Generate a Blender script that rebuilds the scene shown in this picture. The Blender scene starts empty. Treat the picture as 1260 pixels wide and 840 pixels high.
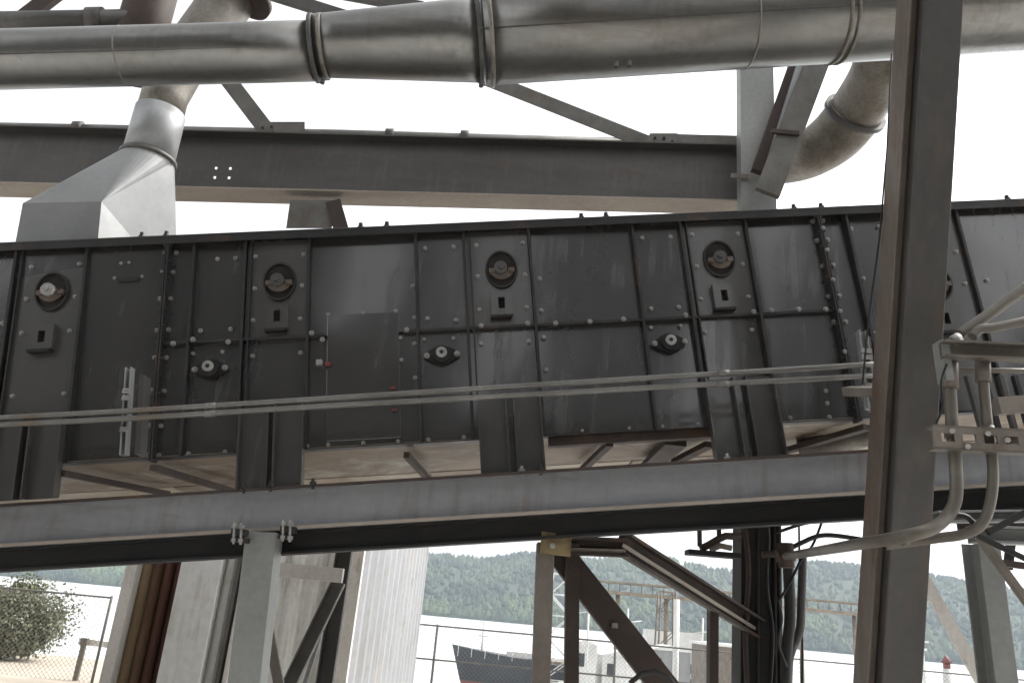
import bpy, math, random
from mathutils import Vector, Matrix
random.seed(7)
R = math.radians
SC = bpy.context.scene
COL = SC.collection

# ------------------------------------------------------------------ camera
EYE = Vector((0, 0, 1.7)); F = 995.3; PITCH = R(18.76); ROLL = R(5.27)
fwd = Vector((0, math.cos(PITCH), math.sin(PITCH)))
u0 = Vector((0, -math.sin(PITCH), math.cos(PITCH))); r0 = Vector((1, 0, 0))
cr = r0*math.cos(ROLL) + u0*math.sin(ROLL)
cu = -r0*math.sin(ROLL) + u0*math.cos(ROLL)
cd = bpy.data.cameras.new('camera'); cam = bpy.data.objects.new('camera', cd); COL.objects.link(cam)
M = Matrix((cr, cu, -fwd)).transposed().to_4x4(); M.translation = EYE
cam.matrix_world = M
cd.sensor_width = 36; cd.lens = F/1260*36; cd.clip_start = .05; cd.clip_end = 20000
SC.camera = cam

# ------------------------------------------------------------------ sky, sun, exposure
SUN_EL, SUN_AZ = R(47), R(66)            # azimuth from +Y towards +X
w = bpy.data.worlds.new('World'); SC.world = w; w.use_nodes = True
nt = w.node_tree; bg = nt.nodes['Background']
sky = nt.nodes.new('ShaderNodeTexSky'); sky.sky_type = 'NISHITA'; sky.sun_disc = False
sky.sun_elevation = SUN_EL; sky.sun_rotation = SUN_AZ; sky.air_density = 1.0; sky.dust_density = 3.5; sky.ozone_density = 1.0
hs = nt.nodes.new('ShaderNodeHueSaturation'); hs.inputs['Saturation'].default_value = .07
nt.links.new(sky.outputs[0], hs.inputs['Color']); nt.links.new(hs.outputs[0], bg.inputs['Color'])
bg.inputs['Strength'].default_value = .15
sl = bpy.data.lights.new('sun', 'SUN'); sl.energy = 1.1; sl.angle = R(12); sl.color = (1, .96, .9)
so = bpy.data.objects.new('sun', sl); COL.objects.link(so)
sd = Vector((math.sin(SUN_AZ)*math.cos(SUN_EL), math.cos(SUN_AZ)*math.cos(SUN_EL), math.sin(SUN_EL)))
so.rotation_euler = sd.to_track_quat('Z', 'Y').to_euler(); so.location = sd*50
SC.view_settings.view_transform = 'Standard'; SC.view_settings.look = 'None'
SC.view_settings.exposure = 1.38; SC.view_settings.gamma = 1; SC.view_settings.use_curve_mapping = False

# ------------------------------------------------------------------ helpers
def ray(px, py): return fwd + cr*((px-630)/F) - cu*((py-420)/F)
def W(px, py, Y):
    d = ray(px, py); return EYE + d*(Y/d.y)
def pw(px, py, Y, n): return n*(W(px, py, Y)-EYE).dot(fwd)/F       # n pixels there, in metres

def mat(*a_, coat=0, streak=0, dust=(.2, .18, .155), **k_):
    m = mat0(*a_, **k_)
    if streak:       # thin vertical runs of dust and rust, sparse
        t = m.node_tree; N = t.nodes; L = t.links; b = N['Principled BSDF']; src = b.inputs['Base Color'].links[0].from_socket
        tc = N.new('ShaderNodeTexCoord'); mp = N.new('ShaderNodeMapping'); mp.inputs['Scale'].default_value = (1, 1, .07)
        L.new(tc.outputs['Object'], mp.inputs['Vector']); n = N.new('ShaderNodeTexNoise'); n.inputs['Scale'].default_value = 26; n.inputs['Detail'].default_value = 4; L.new(mp.outputs[0], n.inputs['Vector'])
        n2 = N.new('ShaderNodeTexNoise'); n2.inputs['Scale'].default_value = 3.1; n2.inputs['Detail'].default_value = 5; L.new(tc.outputs['Object'], n2.inputs['Vector'])
        mu = N.new('ShaderNodeMath'); mu.operation = 'MULTIPLY'; L.new(n.outputs['Fac'], mu.inputs[0]); L.new(n2.outputs['Fac'], mu.inputs[1])
        r = N.new('ShaderNodeMapRange'); r.inputs['From Min'].default_value = .27; r.inputs['From Max'].default_value = .42; r.inputs['To Max'].default_value = streak; L.new(mu.outputs[0], r.inputs['Value'])
        mx = N.new('ShaderNodeMix'); mx.data_type = 'RGBA'; L.new(r.outputs[0], mx.inputs[0]); L.new(src, mx.inputs[6]); mx.inputs[7].default_value = (*dust, 1); L.new(mx.outputs[2], b.inputs['Base Color'])
        if coat:
            r2 = N.new('ShaderNodeMapRange'); r2.inputs['From Min'].default_value = .27; r2.inputs['From Max'].default_value = .42; r2.inputs['To Min'].default_value = .09; r2.inputs['To Max'].default_value = .45; L.new(mu.outputs[0], r2.inputs['Value']); L.new(r2.outputs[0], b.inputs['Coat Roughness'])
    if coat: b = m.node_tree.nodes['Principled BSDF']; b.inputs['Coat Weight'].default_value = coat; b.inputs['Coat Roughness'].default_value = .1
    return m
def mat0(name, c1, c2=None, scale=4, rough=.5, metal=0, rust=0, rustcol=(.10, .045, .022), stretch=(1, 1, 1),
        bump=.1, bscale=30, spec=.5, fine=.07, wob=0, rscale=3):
    m = bpy.data.materials.new(name); m.use_nodes = True; t = m.node_tree; N = t.nodes; L = t.links
    b = N['Principled BSDF']; c2 = c2 or tuple(x*.7 for x in c1)
    tc = N.new('ShaderNodeTexCoord'); mp = N.new('ShaderNodeMapping'); mp.inputs['Scale'].default_value = stretch
    L.new(tc.outputs['Object'], mp.inputs['Vector'])
    n1 = N.new('ShaderNodeTexNoise'); n1.inputs['Scale'].default_value = scale; n1.inputs['Detail'].default_value = 6
    n1.inputs['Roughness'].default_value = .62
    L.new(mp.outputs[0], n1.inputs['Vector'])
    rp = N.new('ShaderNodeValToRGB'); rp.color_ramp.elements[0].position = .32; rp.color_ramp.elements[1].position = .7
    rp.color_ramp.elements[0].color = (*c1, 1); rp.color_ramp.elements[1].color = (*c2, 1)
    L.new(n1.outputs['Fac'], rp.inputs['Fac']); out = rp.outputs['Color']
    n2 = N.new('ShaderNodeTexNoise'); n2.inputs['Scale'].default_value = scale*14; n2.inputs['Detail'].default_value = 3
    L.new(tc.outputs['Object'], n2.inputs['Vector'])
    mr = N.new('ShaderNodeMapRange'); mr.inputs['From Min'].default_value = .3; mr.inputs['From Max'].default_value = .7
    mr.inputs['To Min'].default_value = 1-fine; mr.inputs['To Max'].default_value = 1+fine
    L.new(n2.outputs['Fac'], mr.inputs['Value'])
    mx = N.new('ShaderNodeMix'); mx.data_type = 'RGBA'; mx.blend_type = 'MULTIPLY'; mx.inputs[0].default_value = 1
    L.new(out, mx.inputs[6]); L.new(mr.outputs[0], mx.inputs[7]); out = mx.outputs[2]
    if rust > 0:
        n3 = N.new('ShaderNodeTexNoise'); n3.inputs['Scale'].default_value = rscale; n3.inputs['Detail'].default_value = 9
        n3.inputs['Roughness'].default_value = .7; n3.inputs['Distortion'].default_value = .4
        L.new(mp.outputs[0], n3.inputs['Vector'])
        r3 = N.new('ShaderNodeValToRGB'); r3.color_ramp.elements[0].position = .66-rust*.35; r3.color_ramp.elements[1].position = .78-rust*.3
        L.new(n3.outputs['Fac'], r3.inputs['Fac'])
        m3 = N.new('ShaderNodeMix'); m3.data_type = 'RGBA'; L.new(r3.outputs['Color'], m3.inputs[0])
        L.new(out, m3.inputs[6]); m3.inputs[7].default_value = (*rustcol, 1); out = m3.outputs[2]
    L.new(out, b.inputs['Base Color'])
    b.inputs['Metallic'].default_value = metal; b.inputs['Specular IOR Level'].default_value = spec
    rr = N.new('ShaderNodeMapRange'); rr.inputs['To Min'].default_value = max(.05, rough-.14); rr.inputs['To Max'].default_value = min(1, rough+.14)
    L.new(n1.outputs['Fac'], rr.inputs['Value']); L.new(rr.outputs[0], b.inputs['Roughness'])
    nrm = None
    if bump > 0:
        nb = N.new('ShaderNodeTexNoise'); nb.inputs['Scale'].default_value = bscale; nb.inputs['Detail'].default_value = 4
        L.new(tc.outputs['Object'], nb.inputs['Vector'])
        bp = N.new('ShaderNodeBump'); bp.inputs['Strength'].default_value = bump; bp.inputs['Distance'].default_value = .004
        L.new(nb.outputs['Fac'], bp.inputs['Height']); nrm = bp
    if wob > 0:
        nw = N.new('ShaderNodeTexNoise'); nw.inputs['Scale'].default_value = 1.7; nw.inputs['Detail'].default_value = 1
        L.new(tc.outputs['Object'], nw.inputs['Vector'])
        bw = N.new('ShaderNodeBump'); bw.inputs['Strength'].default_value = 1; bw.inputs['Distance'].default_value = wob
        L.new(nw.outputs['Fac'], bw.inputs['Height'])
        if nrm: L.new(nrm.outputs[0], bw.inputs['Normal'])
        nrm = bw
    if nrm: L.new(nrm.outputs[0], b.inputs['Normal'])
    return m

MT = dict(
 casing=mat('dark_casing_paint', (.036, .034, .032), (.021, .020, .019), 1.6, .24, 0, .06, (.055, .044, .034), (1, 1, .3), .03, 30, 1.0, .05, .022, coat=1.0, streak=.13, dust=(.10, .092, .082)),
 casing2=mat('dark_plate_paint', (.050, .047, .043), (.028, .026, .024), 3, .34, 0, .12, (.06, .046, .035), (1, 1, .4), .05, 40, .9, .06, .008, coat=.6, streak=.25, dust=(.10, .09, .08)),
 rib=mat('rib_paint', (.032, .030, .028), (.017, .016, .016), 5, .5, .2, .3, (.07, .04, .025), bump=.1),
 black=mat('black_steel', (.010, .009, .008), (.005, .005, .005), 3, .7, 0, .25, (.03, .018, .012), bump=.15),
 under=mat('stained_shaded_underside', (.27, .20, .135), (.10, .07, .05), 1.6, .6, .1, .45, (.40, .36, .29), (1, 1, 1), .15, 20, rscale=1.6),  # stain patches, browns also darkened to paint the shade under the casing
 under2=mat('pale_worn_underside', (.46, .41, .33), (.28, .21, .15), 1.4, .6, .1, .3, (.2, .13, .09), bump=.1, rscale=1.6),
 bolt=mat('zinc_bolt', (.46, .45, .42), (.22, .21, .20), 18, .4, .55, .2, bump=0, rscale=20),
 white=mat('white_plastic', (.75, .75, .72), (.6, .6, .58), 20, .4),
 red=mat('red_tape', (.17, .04, .035), (.09, .03, .028), 40, .5),
 galv=mat('galvanised_duct', (.29, .288, .275), (.175, .17, .158), 1.6, .31, .85, .32, (.16, .135, .11), (.3, 2, 2), .03, 12, .5, .06, .010, 1.2, streak=.3, dust=(.12, .105, .09)),
 galvd=mat('weathered_duct', (.26, .24, .21), (.13, .115, .095), 3, .45, .5, .35, (.10, .085, .04), (1.5, 1.5, .6), .08, 14, .5, .15, .01, 3),
 galvh=mat('hopper_sheet', (.26, .265, .265), (.19, .195, .195), 2, .5, .1, .12, (.26, .24, .21), bump=.03, fine=.04, wob=.01, streak=.3, dust=(.25, .22, .19)),
 galvl=mat('bright_galvanised_sheet', (.34, .345, .345), (.25, .255, .255), 3, .4, .4, .1, (.3, .28, .25), bump=.03, fine=.05, wob=.008),
 cond=mat('conduit_zinc', (.225, .22, .205), (.135, .13, .118), 3, .4, .6, .2, (.18, .13, .09), bump=.05),
 post=mat('grey_galvanised_post', (.30, .305, .29), (.21, .215, .205), 2.2, .5, .4, .12, (.16, .13, .10), (1, 1, .5), .08),
 beam=mat('blue_grey_beam_paint', (.30, .305, .315), (.20, .203, .21), 1.3, .45, .0, .18, (.17, .14, .12), (.3, 1, 2.6), .04, streak=.45, dust=(.16, .125, .10)),
 upper=mat('weathered_brown_grey_steel', (.088, .083, .078), (.052, .049, .046), 1.6, .5, .1, .25, (.09, .06, .045), (.4, 1, 2), .1, streak=.3, dust=(.14, .12, .10)),
 angle=mat('weathered_angle_steel', (.16, .155, .14), (.095, .09, .08), 5, .6, .2, .3, (.12, .08, .055), bump=.12),
 colf=mat('raked_column_steel', (.066, .061, .056), (.040, .037, .034), 1.8, .5, .0, .35, (.085, .055, .038), (2, 2, .3), .06, streak=.35, dust=(.10, .08, .065)),
 cols=mat('raked_column_edge', (.135, .11, .088), (.065, .045, .033), 2.2, .6, 0, .4, (.09, .05, .03), (2, 2, .6), .1),
 palet=mat('pale_beige_steel', (.36, .31, .26), (.24, .20, .165), 2, .6, 0, .2, (.18, .13, .10), (.3, 1, 2), .05),
 brown=mat('rusty_brown_steel', (.055, .036, .027), (.028, .020, .016), 3, .7, 0, .35, (.10, .05, .028), bump=.2),
 tan=mat('weathered_tan_steel', (.20, .175, .145), (.12, .10, .085), 5, .6, .1, .3, (.11, .07, .045), (1, 1, .5), .15),
 yellow=mat('stained_yellow_steel', (.26, .20, .09), (.13, .09, .05), 9, .6, 0, .4, (.10, .05, .03), bump=.2, rscale=9),
 rustpipe=mat('rusty_pipe', (.17, .10, .055), (.07, .035, .02), 4, .7, 0, .4, (.20, .12, .06), (1, 1, .3), .2),
 boards=mat('stained_tan_pipe', (.26, .19, .11), (.12, .08, .05), 4, .8, 0, .3, (.08, .04, .025), (1, 1, .2), .1),
 rustred=mat('red_brown_pipe', (.14, .06, .04), (.07, .03, .022), 4, .8, 0, .3, (.18, .10, .06), (1, 1, .2), .1),
 cond2=mat('weathered_conduit', (.17, .155, .13), (.095, .082, .066), 3, .5, .4, .3, (.13, .10, .07), bump=.06),
 wall=mat('white_sheet_metal', (.30, .305, .31), (.22, .225, .23), 1.2, .6, .0, .2, (.32, .27, .20), (1, 1, .2), .03, streak=.5, dust=(.17, .14, .10)),
 wallp=mat('white_panel', (.80, .81, .80), (.66, .67, .66), 1.2, .6, .0, .15, (.42, .36, .28), (1, 1, .2), .03, streak=.4, dust=(.35, .30, .24)),
 wallg=mat('grey_sheet_metal', (.76, .76, .74), (.56, .56, .54), 1.5, .6, .0, .15, (.3, .26, .2), (1.5, 1.5, .2), .03, streak=.5, dust=(.3, .26, .2)),
 trim=mat('pale_trim', (.72, .69, .65), (.52, .50, .47), 2.5, .6, 0, .2, (.25, .2, .15), (1, 1, .3), .05, streak=.4, dust=(.28, .22, .16)),
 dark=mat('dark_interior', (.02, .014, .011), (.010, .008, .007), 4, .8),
 concrete=mat('concrete_yard', (.52, .51, .49), (.42, .41, .39), .6, .85, 0, .15, (.26, .23, .19), bump=.3, bscale=20),
 dirt=mat('pale_dirt', (.52, .46, .38), (.42, .36, .29), 1.2, .95, 0, .2, (.30, .26, .16), bump=.5, bscale=10),
 water=mat('river_water', (.62, .64, .63), (.52, .54, .54), .05, .32, 0, 0, bump=.0, spec=.6),
 hill=mat('hill_soil', (.06, .08, .04), (.04, .06, .03), .02, .95, bump=0),
 hull=mat('ship_hull_paint', (.045, .052, .062), (.03, .034, .042), .5, .5),
 hullr=mat('ship_antifouling', (.22, .07, .06), (.16, .06, .05), .5, .6),
 shipw=mat('ship_white_paint', (.72, .72, .7), (.55, .54, .52), 1, .5),
 timber=mat('weathered_timber', (.30, .26, .20), (.18, .15, .12), 2, .85),
 bark=mat('bark', (.09, .07, .05), (.05, .04, .03), 6, .9),
 reflblock=mat('reflection_block_dark', (.030, .030, .028), (.02, .02, .02), .5, .8, bump=0),  # dark skin of the blocks added behind the camera for casing reflections
)
def leafmat(name, a, b, sc):
    m = bpy.data.materials.new(name); m.use_nodes = True; t = m.node_tree
    n = t.nodes.new('ShaderNodeTexNoise'); n.inputs['Scale'].default_value = sc; n.inputs['Detail'].default_value = 3
    g = t.nodes.new('ShaderNodeNewGeometry'); t.links.new(g.outputs['Position'], n.inputs['Vector'])
    r = t.nodes.new('ShaderNodeValToRGB'); r.color_ramp.elements[0].position = .38; r.color_ramp.elements[1].position = .64
    r.color_ramp.elements[0].color = (*a, 1); r.color_ramp.elements[1].color = (*b, 1)
    t.links.new(n.outputs['Fac'], r.inputs['Fac']); t.links.new(r.outputs[0], t.nodes['Principled BSDF'].inputs['Base Color'])
    t.nodes['Principled BSDF'].inputs['Roughness'].default_value = .8
    return m
MT['forest'] = leafmat('forest_green', (.024, .050, .024), (.085, .125, .04), .012)
MT['leaf'] = leafmat('olive_leaves', (.12, .13, .08), (.24, .25, .17), 3)
# wavy water
t = MT['water'].node_tree; g = t.nodes.new('ShaderNodeNewGeometry'); n = t.nodes.new('ShaderNodeTexNoise'); n.inputs['Scale'].default_value = .6; n.inputs['Detail'].default_value = 4
bp = t.nodes.new('ShaderNodeBump'); bp.inputs['Strength'].default_value = .3; bp.inputs['Distance'].default_value = .15
t.links.new(g.outputs['Position'], n.inputs['Vector']); t.links.new(n.outputs['Fac'], bp.inputs['Height']); t.links.new(bp.outputs[0], t.nodes['Principled BSDF'].inputs['Normal'])

class MB:
    def __init__(s): s.v = []; s.f = []; s.sm = []
    def quad(s, a, b, c, d, sm=False):
        n = len(s.v); s.v += [Vector(a), Vector(b), Vector(c), Vector(d)]; s.f.append((n, n+1, n+2, n+3)); s.sm.append(sm)
    def box6(s, c):                       # eight corners, bottom ring then top ring
        n = len(s.v); s.v += [Vector(x) for x in c]
        for f in ((0, 3, 2, 1), (4, 5, 6, 7), (0, 1, 5, 4), (1, 2, 6, 5), (2, 3, 7, 6), (3, 0, 4, 7)): s.f.append(tuple(n+i for i in f)); s.sm.append(False)
        return s
    def box(s, o, a, b, c):               # centre + three half vectors
        o = Vector(o)
        return s.box6([o-a-b-c, o+a-b-c, o+a+b-c, o-a+b-c, o-a-b+c, o+a-b+c, o+a+b+c, o-a+b+c])
    def cube(s, x0, x1, y0, y1, z0, z1):
        return s.box(((x0+x1)/2, (y0+y1)/2, (z0+z1)/2), Vector(((x1-x0)/2, 0, 0)), Vector((0, (y1-y0)/2, 0)), Vector((0, 0, (z1-z0)/2)))
    def ext(s, A, B, prof, side=(0, 1, 0), sm=False, prof2=None):
        A = Vector(A); B = Vector(B); d = (B-A).normalized(); sv = Vector(side); sv = (sv-d*sv.dot(d)).normalized(); tv = sv.cross(d)
        if tv.z < -1e-6 or (abs(tv.z) <= .3 and tv.x > 0 and abs(d.z) > .9): tv = -tv
        n = len(s.v); k = len(prof); p2 = prof2 or prof
        s.v += [A+sv*p[0]+tv*p[1] for p in prof] + [B+sv*p[0]+tv*p[1] for p in p2]
        for i in range(k): j = (i+1) % k; s.f.append((n+i, n+j, n+k+j, n+k+i)); s.sm.append(sm)
        s.f.append(tuple(n+i for i in reversed(range(k)))); s.f.append(tuple(n+k+i for i in range(k))); s.sm += [False, False]
        return s
    def tube(s, pts, rad, n=16, closed=False):
        pts = [Vector(p) for p in pts]; m = len(pts); base = len(s.v)
        rad = rad if isinstance(rad, (list, tuple)) else [rad]*m
        prev = None
        for i, p in enumerate(pts):
            d = (pts[min(i+1, m-1)]-pts[max(i-1, 0)]).normalized()
            if prev is None:
                a = Vector((0, 0, 1)) if abs(d.z) < .8 else Vector((1, 0, 0)); e = (a-d*a.dot(d)).normalized()
            else: e = (prev-d*prev.dot(d)).normalized()
            prev = e; g = d.cross(e)
            for j in range(n):
                q = 2*math.pi*j/n; s.v.append(p+(e*math.cos(q)+g*math.sin(q))*rad[i])
        for i in range(m-1):
            for j in range(n):
                k = (j+1) % n; s.f.append((base+i*n+j, base+i*n+k, base+(i+1)*n+k, base+(i+1)*n+j)); s.sm.append(True)
        s.f.append(tuple(base+j for j in reversed(range(n)))); s.f.append(tuple(base+(m-1)*n+j for j in range(n))); s.sm += [False, False]
        return s

def I(h, b, tf=.012, tw=.009):
    return [(-b/2, -h/2), (b/2, -h/2), (b/2, -h/2+tf), (tw/2, -h/2+tf), (tw/2, h/2-tf), (b/2, h/2-tf), (b/2, h/2), (-b/2, h/2), (-b/2, h/2-tf), (-tw/2, h/2-tf), (-tw/2, -h/2+tf), (-b/2, -h/2+tf)]
def Cc(h, b, t=.009, back=1):       # channel: web at s=+b/2 (far side) when back=1, open towards the camera
    p = [(b/2, -h/2), (b/2, h/2), (-b/2, h/2), (-b/2, h/2-t), (b/2-t, h/2-t), (b/2-t, -h/2+t), (-b/2, -h/2+t), (-b/2, -h/2)]
    return p if back == 1 else [(-a, c) for a, c in p]
def Lp(a, b, t=.009, fs=1, ft=1): return [(0, 0), (a*fs, 0), (a*fs, t*ft), (t*fs, t*ft), (t*fs, b*ft), (0, b*ft)]
def RC(w_, h_): return [(-w_/2, -h_/2), (w_/2, -h_/2), (w_/2, h_/2), (-w_/2, h_/2)]
def CI(r, n=16): return [(r*math.cos(2*math.pi*i/n), r*math.sin(2*math.pi*i/n)) for i in range(n)]

def obj(name, mb, m, parent=None, label=None, cat=None, group=None, kind=None, bev=0):
    off = parent.matrix_world.translation.copy() if parent else Vector((0, 0, 0))
    if parent: off = WL[parent.name]
    base = off
    if parent is None and mb.v:
        c = sum(mb.v, Vector())/len(mb.v); z = min(v.z for v in mb.v); base = Vector((c.x, c.y, z))
        if kind: base = Vector((0, 0, 0))
    me = bpy.data.meshes.new(name)
    me.from_pydata([tuple(v-base) for v in mb.v], [], mb.f); me.update()
    for p, sflag in zip(me.polygons, mb.sm): p.use_smooth = sflag
    import bmesh
    bm = bmesh.new(); bm.from_mesh(me); bmesh.ops.recalc_face_normals(bm, faces=bm.faces); bm.to_mesh(me); bm.free()
    me.materials.append(MT[m]); o = bpy.data.objects.new(name, me); COL.objects.link(o)
    if parent: o.parent = parent
    else: o.location = base
    WL[o.name] = base
    if bev:
        b = o.modifiers.new('bevel', 'BEVEL'); b.width = bev; b.segments = 2; b.limit_method = 'ANGLE'
    tag(o, label, cat, group, kind); return o
WL = {}
def tag(o, label=None, cat=None, group=None, kind=None):
    if label: o['label'] = label
    if cat: o['category'] = cat
    if group: o['group'] = group
    if kind: o['kind'] = kind
    return o
def thing(name, loc, label, cat, group=None):
    o = bpy.data.objects.new(name, None); COL.objects.link(o); o.location = loc; o.empty_display_size = .2
    WL[o.name] = Vector(loc); return tag(o, label, cat, group)
def inst(src, name, loc, parent, rot=None, scale=None):   # loc in world
    o = src.copy() if src.name not in USED or True else src
    o.name = name; COL.objects.link(o); o.parent = parent; o.location = Vector(loc)-WL[parent.name]
    if rot: o.rotation_euler = rot
    if scale: o.scale = scale
    WL[o.name] = Vector(loc); return o
USED = set()

# ------------------------------------------------------------------ ground, water, hills
m = MB(); gx = [(-60, 17), (-9, 19), (-4.6, 19.5), (-2.2, 19.5), (-2.0, 17.6), (60, 18.2)]
top = [Vector((x, y, 0)) for x, y in gx]
n = len(m.v); m.v += top + [Vector((60, -40, 0)), Vector((-60, -40, 0))]; m.f.append(tuple(range(n, n+len(top)+2))); m.sm.append(False)
obj('yard_ground', m, 'concrete', kind='structure')
m = MB()
for (a, b) in zip(gx[:-1], gx[1:]):
    m.quad((a[0], a[1], 0), (b[0], b[1], 0), (b[0], b[1]+5, -5.5), (a[0], a[1]+5, -5.5))
obj('river_bank', m, 'dirt', kind='structure')
m = MB(); m.v += [Vector(p) for p in ((-60, 13.5, .004), (-6.6, 13.2, .004), (-6.4, 16, .004), (-7, 19, .004), (-9, 19.9, .004), (-60, 16.9, .004))]; m.f.append(tuple(range(6))); m.sm.append(False)
obj('dirt_strip', m, 'dirt', kind='structure')
m = MB(); m.quad((-4000, 15, -5), (4000, 15, -5), (4000, 6000, -5), (-4000, 6000, -5)); obj('river_water', m, 'water', kind='structure')

HD = 1100.0
prof = [(-400, 20), (0, 24), (150, 30), (300, 52), (420, 66), (520, 68), (590, 66), (650, 75), (720, 78), (790, 80), (860, 90), (930, 84), (990, 80), (1060, 87), (1134, 100), (1230, 102), (1400, 96), (1700, 80)]
def hp(x):
    for a, b in zip(prof[:-1], prof[1:]):
        if a[0] <= x <= b[0]:
            k = (x-a[0])/(b[0]-a[0]); return a[1]+(b[1]-a[1])*k
    return prof[0][1] if x < prof[0][0] else prof[-1][1]
def px_of(X, Y, Z):
    v = Vector((X, Y, Z))-EYE; return 630+F*v.dot(cr)/v.dot(fwd)
rows = [(0, 0, -5.5), (15, .02, 0), (120, .30, 0), (260, .72, 0), (420, .97, 0), (520, .93, 0)]
xs = [-1400+i*40 for i in range(81)]
m = MB(); nr = len(rows)
from mathutils import noise
def hz(X, j):
    dy, k, c = rows[j]; Hh = (hp(px_of(X, HD, 20))-7)/F*(HD+420)*1.02
    return (-5.5 if j == 0 else 1.7+Hh*k + noise.noise(Vector((X*.006, j*1.3, 0)))*9*k - 3*(j == 1))
for X in xs:
    for j in range(nr): m.v.append(Vector((X, HD+rows[j][0], hz(X, j))))
for i in range(len(xs)-1):
    for j in range(nr-1): m.f.append((i*nr+j, (i+1)*nr+j, (i+1)*nr+j+1, i*nr+j+1)); m.sm.append(True)
obj('far_hills', m, 'hill', kind='structure')
m = MB()
rg = random.Random(3)
for k in range(9500):
    X = rg.uniform(-1000, 1000); tt = rg.random()*(nr-2)+.25; j = int(tt); fr = tt-j
    z = hz(X, j)*(1-fr)+hz(X, min(j+1, nr-1))*fr; Y = HD+rows[j][0]*(1-fr)+rows[min(j+1, nr-1)][0]*fr
    conif = rg.random() < .38; h = rg.uniform(8, 15) if conif else rg.uniform(7, 12); r = h*(.2 if conif else .48)*rg.uniform(.8, 1.2)
    n = len(m.v); q0 = rg.random()*6
    if conif:
        for i in range(6): q = q0+i*math.pi/3; m.v.append(Vector((X+r*math.cos(q)*rg.uniform(.8, 1.2), Y+r*math.sin(q), z-1+rg.uniform(0, 2))))
        m.v.append(Vector((X, Y, z+h)))
        for i in range(6): m.f.append((n+i, n+(i+1) % 6, n+6)); m.sm.append(False)
    else:
        for lv, rr in ((0, .7), (.4, 1.05), (.8, .65)):
            for i in range(6): q = q0+i*math.pi/3; a = rg.uniform(.8, 1.2); m.v.append(Vector((X+r*rr*a*math.cos(q), Y+r*rr*a*math.sin(q), z-1+h*lv)))
        m.v.append(Vector((X, Y, z+h)))
        for L_ in range(2):
            for i in range(6): m.f.append((n+L_*6+i, n+L_*6+(i+1) % 6, n+L_*6+6+(i+1) % 6, n+L_*6+6+i)); m.sm.append(False)
        for i in range(6): m.f.append((n+12+i, n+12+(i+1) % 6, n+18)); m.sm.append(False)
o = obj('far_forest', m, 'forest', kind='stuff', label='green wooded hillside across the river'); tag(o, cat='forest')

# haze
hm = bpy.data.materials.new('haze_air'); hm.use_nodes = True; ht = hm.node_tree; ht.nodes.remove(ht.nodes['Principled BSDF'])
pv = ht.nodes.new('ShaderNodeVolumePrincipled'); pv.inputs['Color'].default_value = (.78, .88, 1, 1); pv.inputs['Density'].default_value = .00027
ht.links.new(pv.outputs[0], ht.nodes['Material Output'].inputs['Volume']); MT['haze'] = hm
m = MB().cube(-1500, 1500, -60, 1750, -7, 190); obj('haze', m, 'haze', kind='stuff', label='pale haze over the river', cat='haze')

# ------------------------------------------------------------------ enclosed conveyor
INC = R(8.6); AX = Vector((math.cos(INC), 0, math.sin(INC))); UP = Vector((-math.sin(INC), 0, math.cos(INC))); YV = Vector((0, 1, 0))
YC = 4.0; O0 = W(600, 543, YC)
def uw(px, py):
    d = W(px, py, YC)-O0; return d.dot(AX), d.dot(UP)
def P(u, v, dy=0): return O0+AX*u+UP*v+YV*dy
tops = [uw(*p)[1] for p in ((0, 309), (420, 291), (783, 272), (1091, 256), (1260, 247))]
bots = [uw(*p)[1] for p in ((76, 566), (400, 551), (590, 544), (670, 536), (813, 532), (958, 520))]
mids = [uw(*p)[1] for p in ((213, 424), (381, 417), (499, 410), (667, 401), (798, 393), (1019, 383))]
WT = sum(tops)/5; WB = sum(bots)/6; WM = sum(mids)/6
print('casing', tops, bots, mids)
U0 = uw(0, 440)[0]-1.6; U1 = uw(1260, 400)[0]+1.8; DC = .82
conv = thing('enclosed_conveyor', P(0, WB, DC/2), 'long dark grey enclosed conveyor casing with bolted side panels above the blue-grey beam', 'conveyor')
def face(mb, ua, ub, va, vb, d0, d1):      # slab on the casing: d0 near side, d1 far side (metres from face, negative = toward camera)
    c = P((ua+ub)/2, (va+vb)/2, (d0+d1)/2); return mb.box(c, AX*((ub-ua)/2), YV*((d1-d0)/2), UP*((vb-va)/2))
m = MB(); face(m, U0, U1, WB+.012, WT-.01, .02, DC); obj('casing', m, 'casing', conv)
m = MB(); face(m, U0, U1, WB, WB+.010, -.0, DC+.02); obj('floor_pan', m, 'under', conv, label='beige stained underside pan with shade painted in')
m = MB(); face(m, U0, U1, WT-.008, WT+.006, -.055, DC+.04); face(m, U0, U1, WT-.040, WT-.009, -.055, -.048); obj('top_lip', m, 'rib', conv)
m = MB(); face(m, U0, U1, WT+.0065, WT+.0095, -.053, -.035); obj('lip_highlight', m, 'cond', conv, label='pale strip painting the highlight along the top lip')  # thin pale strip stands in for the highlight on the lip
m = MB(); face(m, U0, U1, WB-.006, WB-.001, -.03, .03); obj('bottom_lip', m, 'rib', conv)
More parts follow.
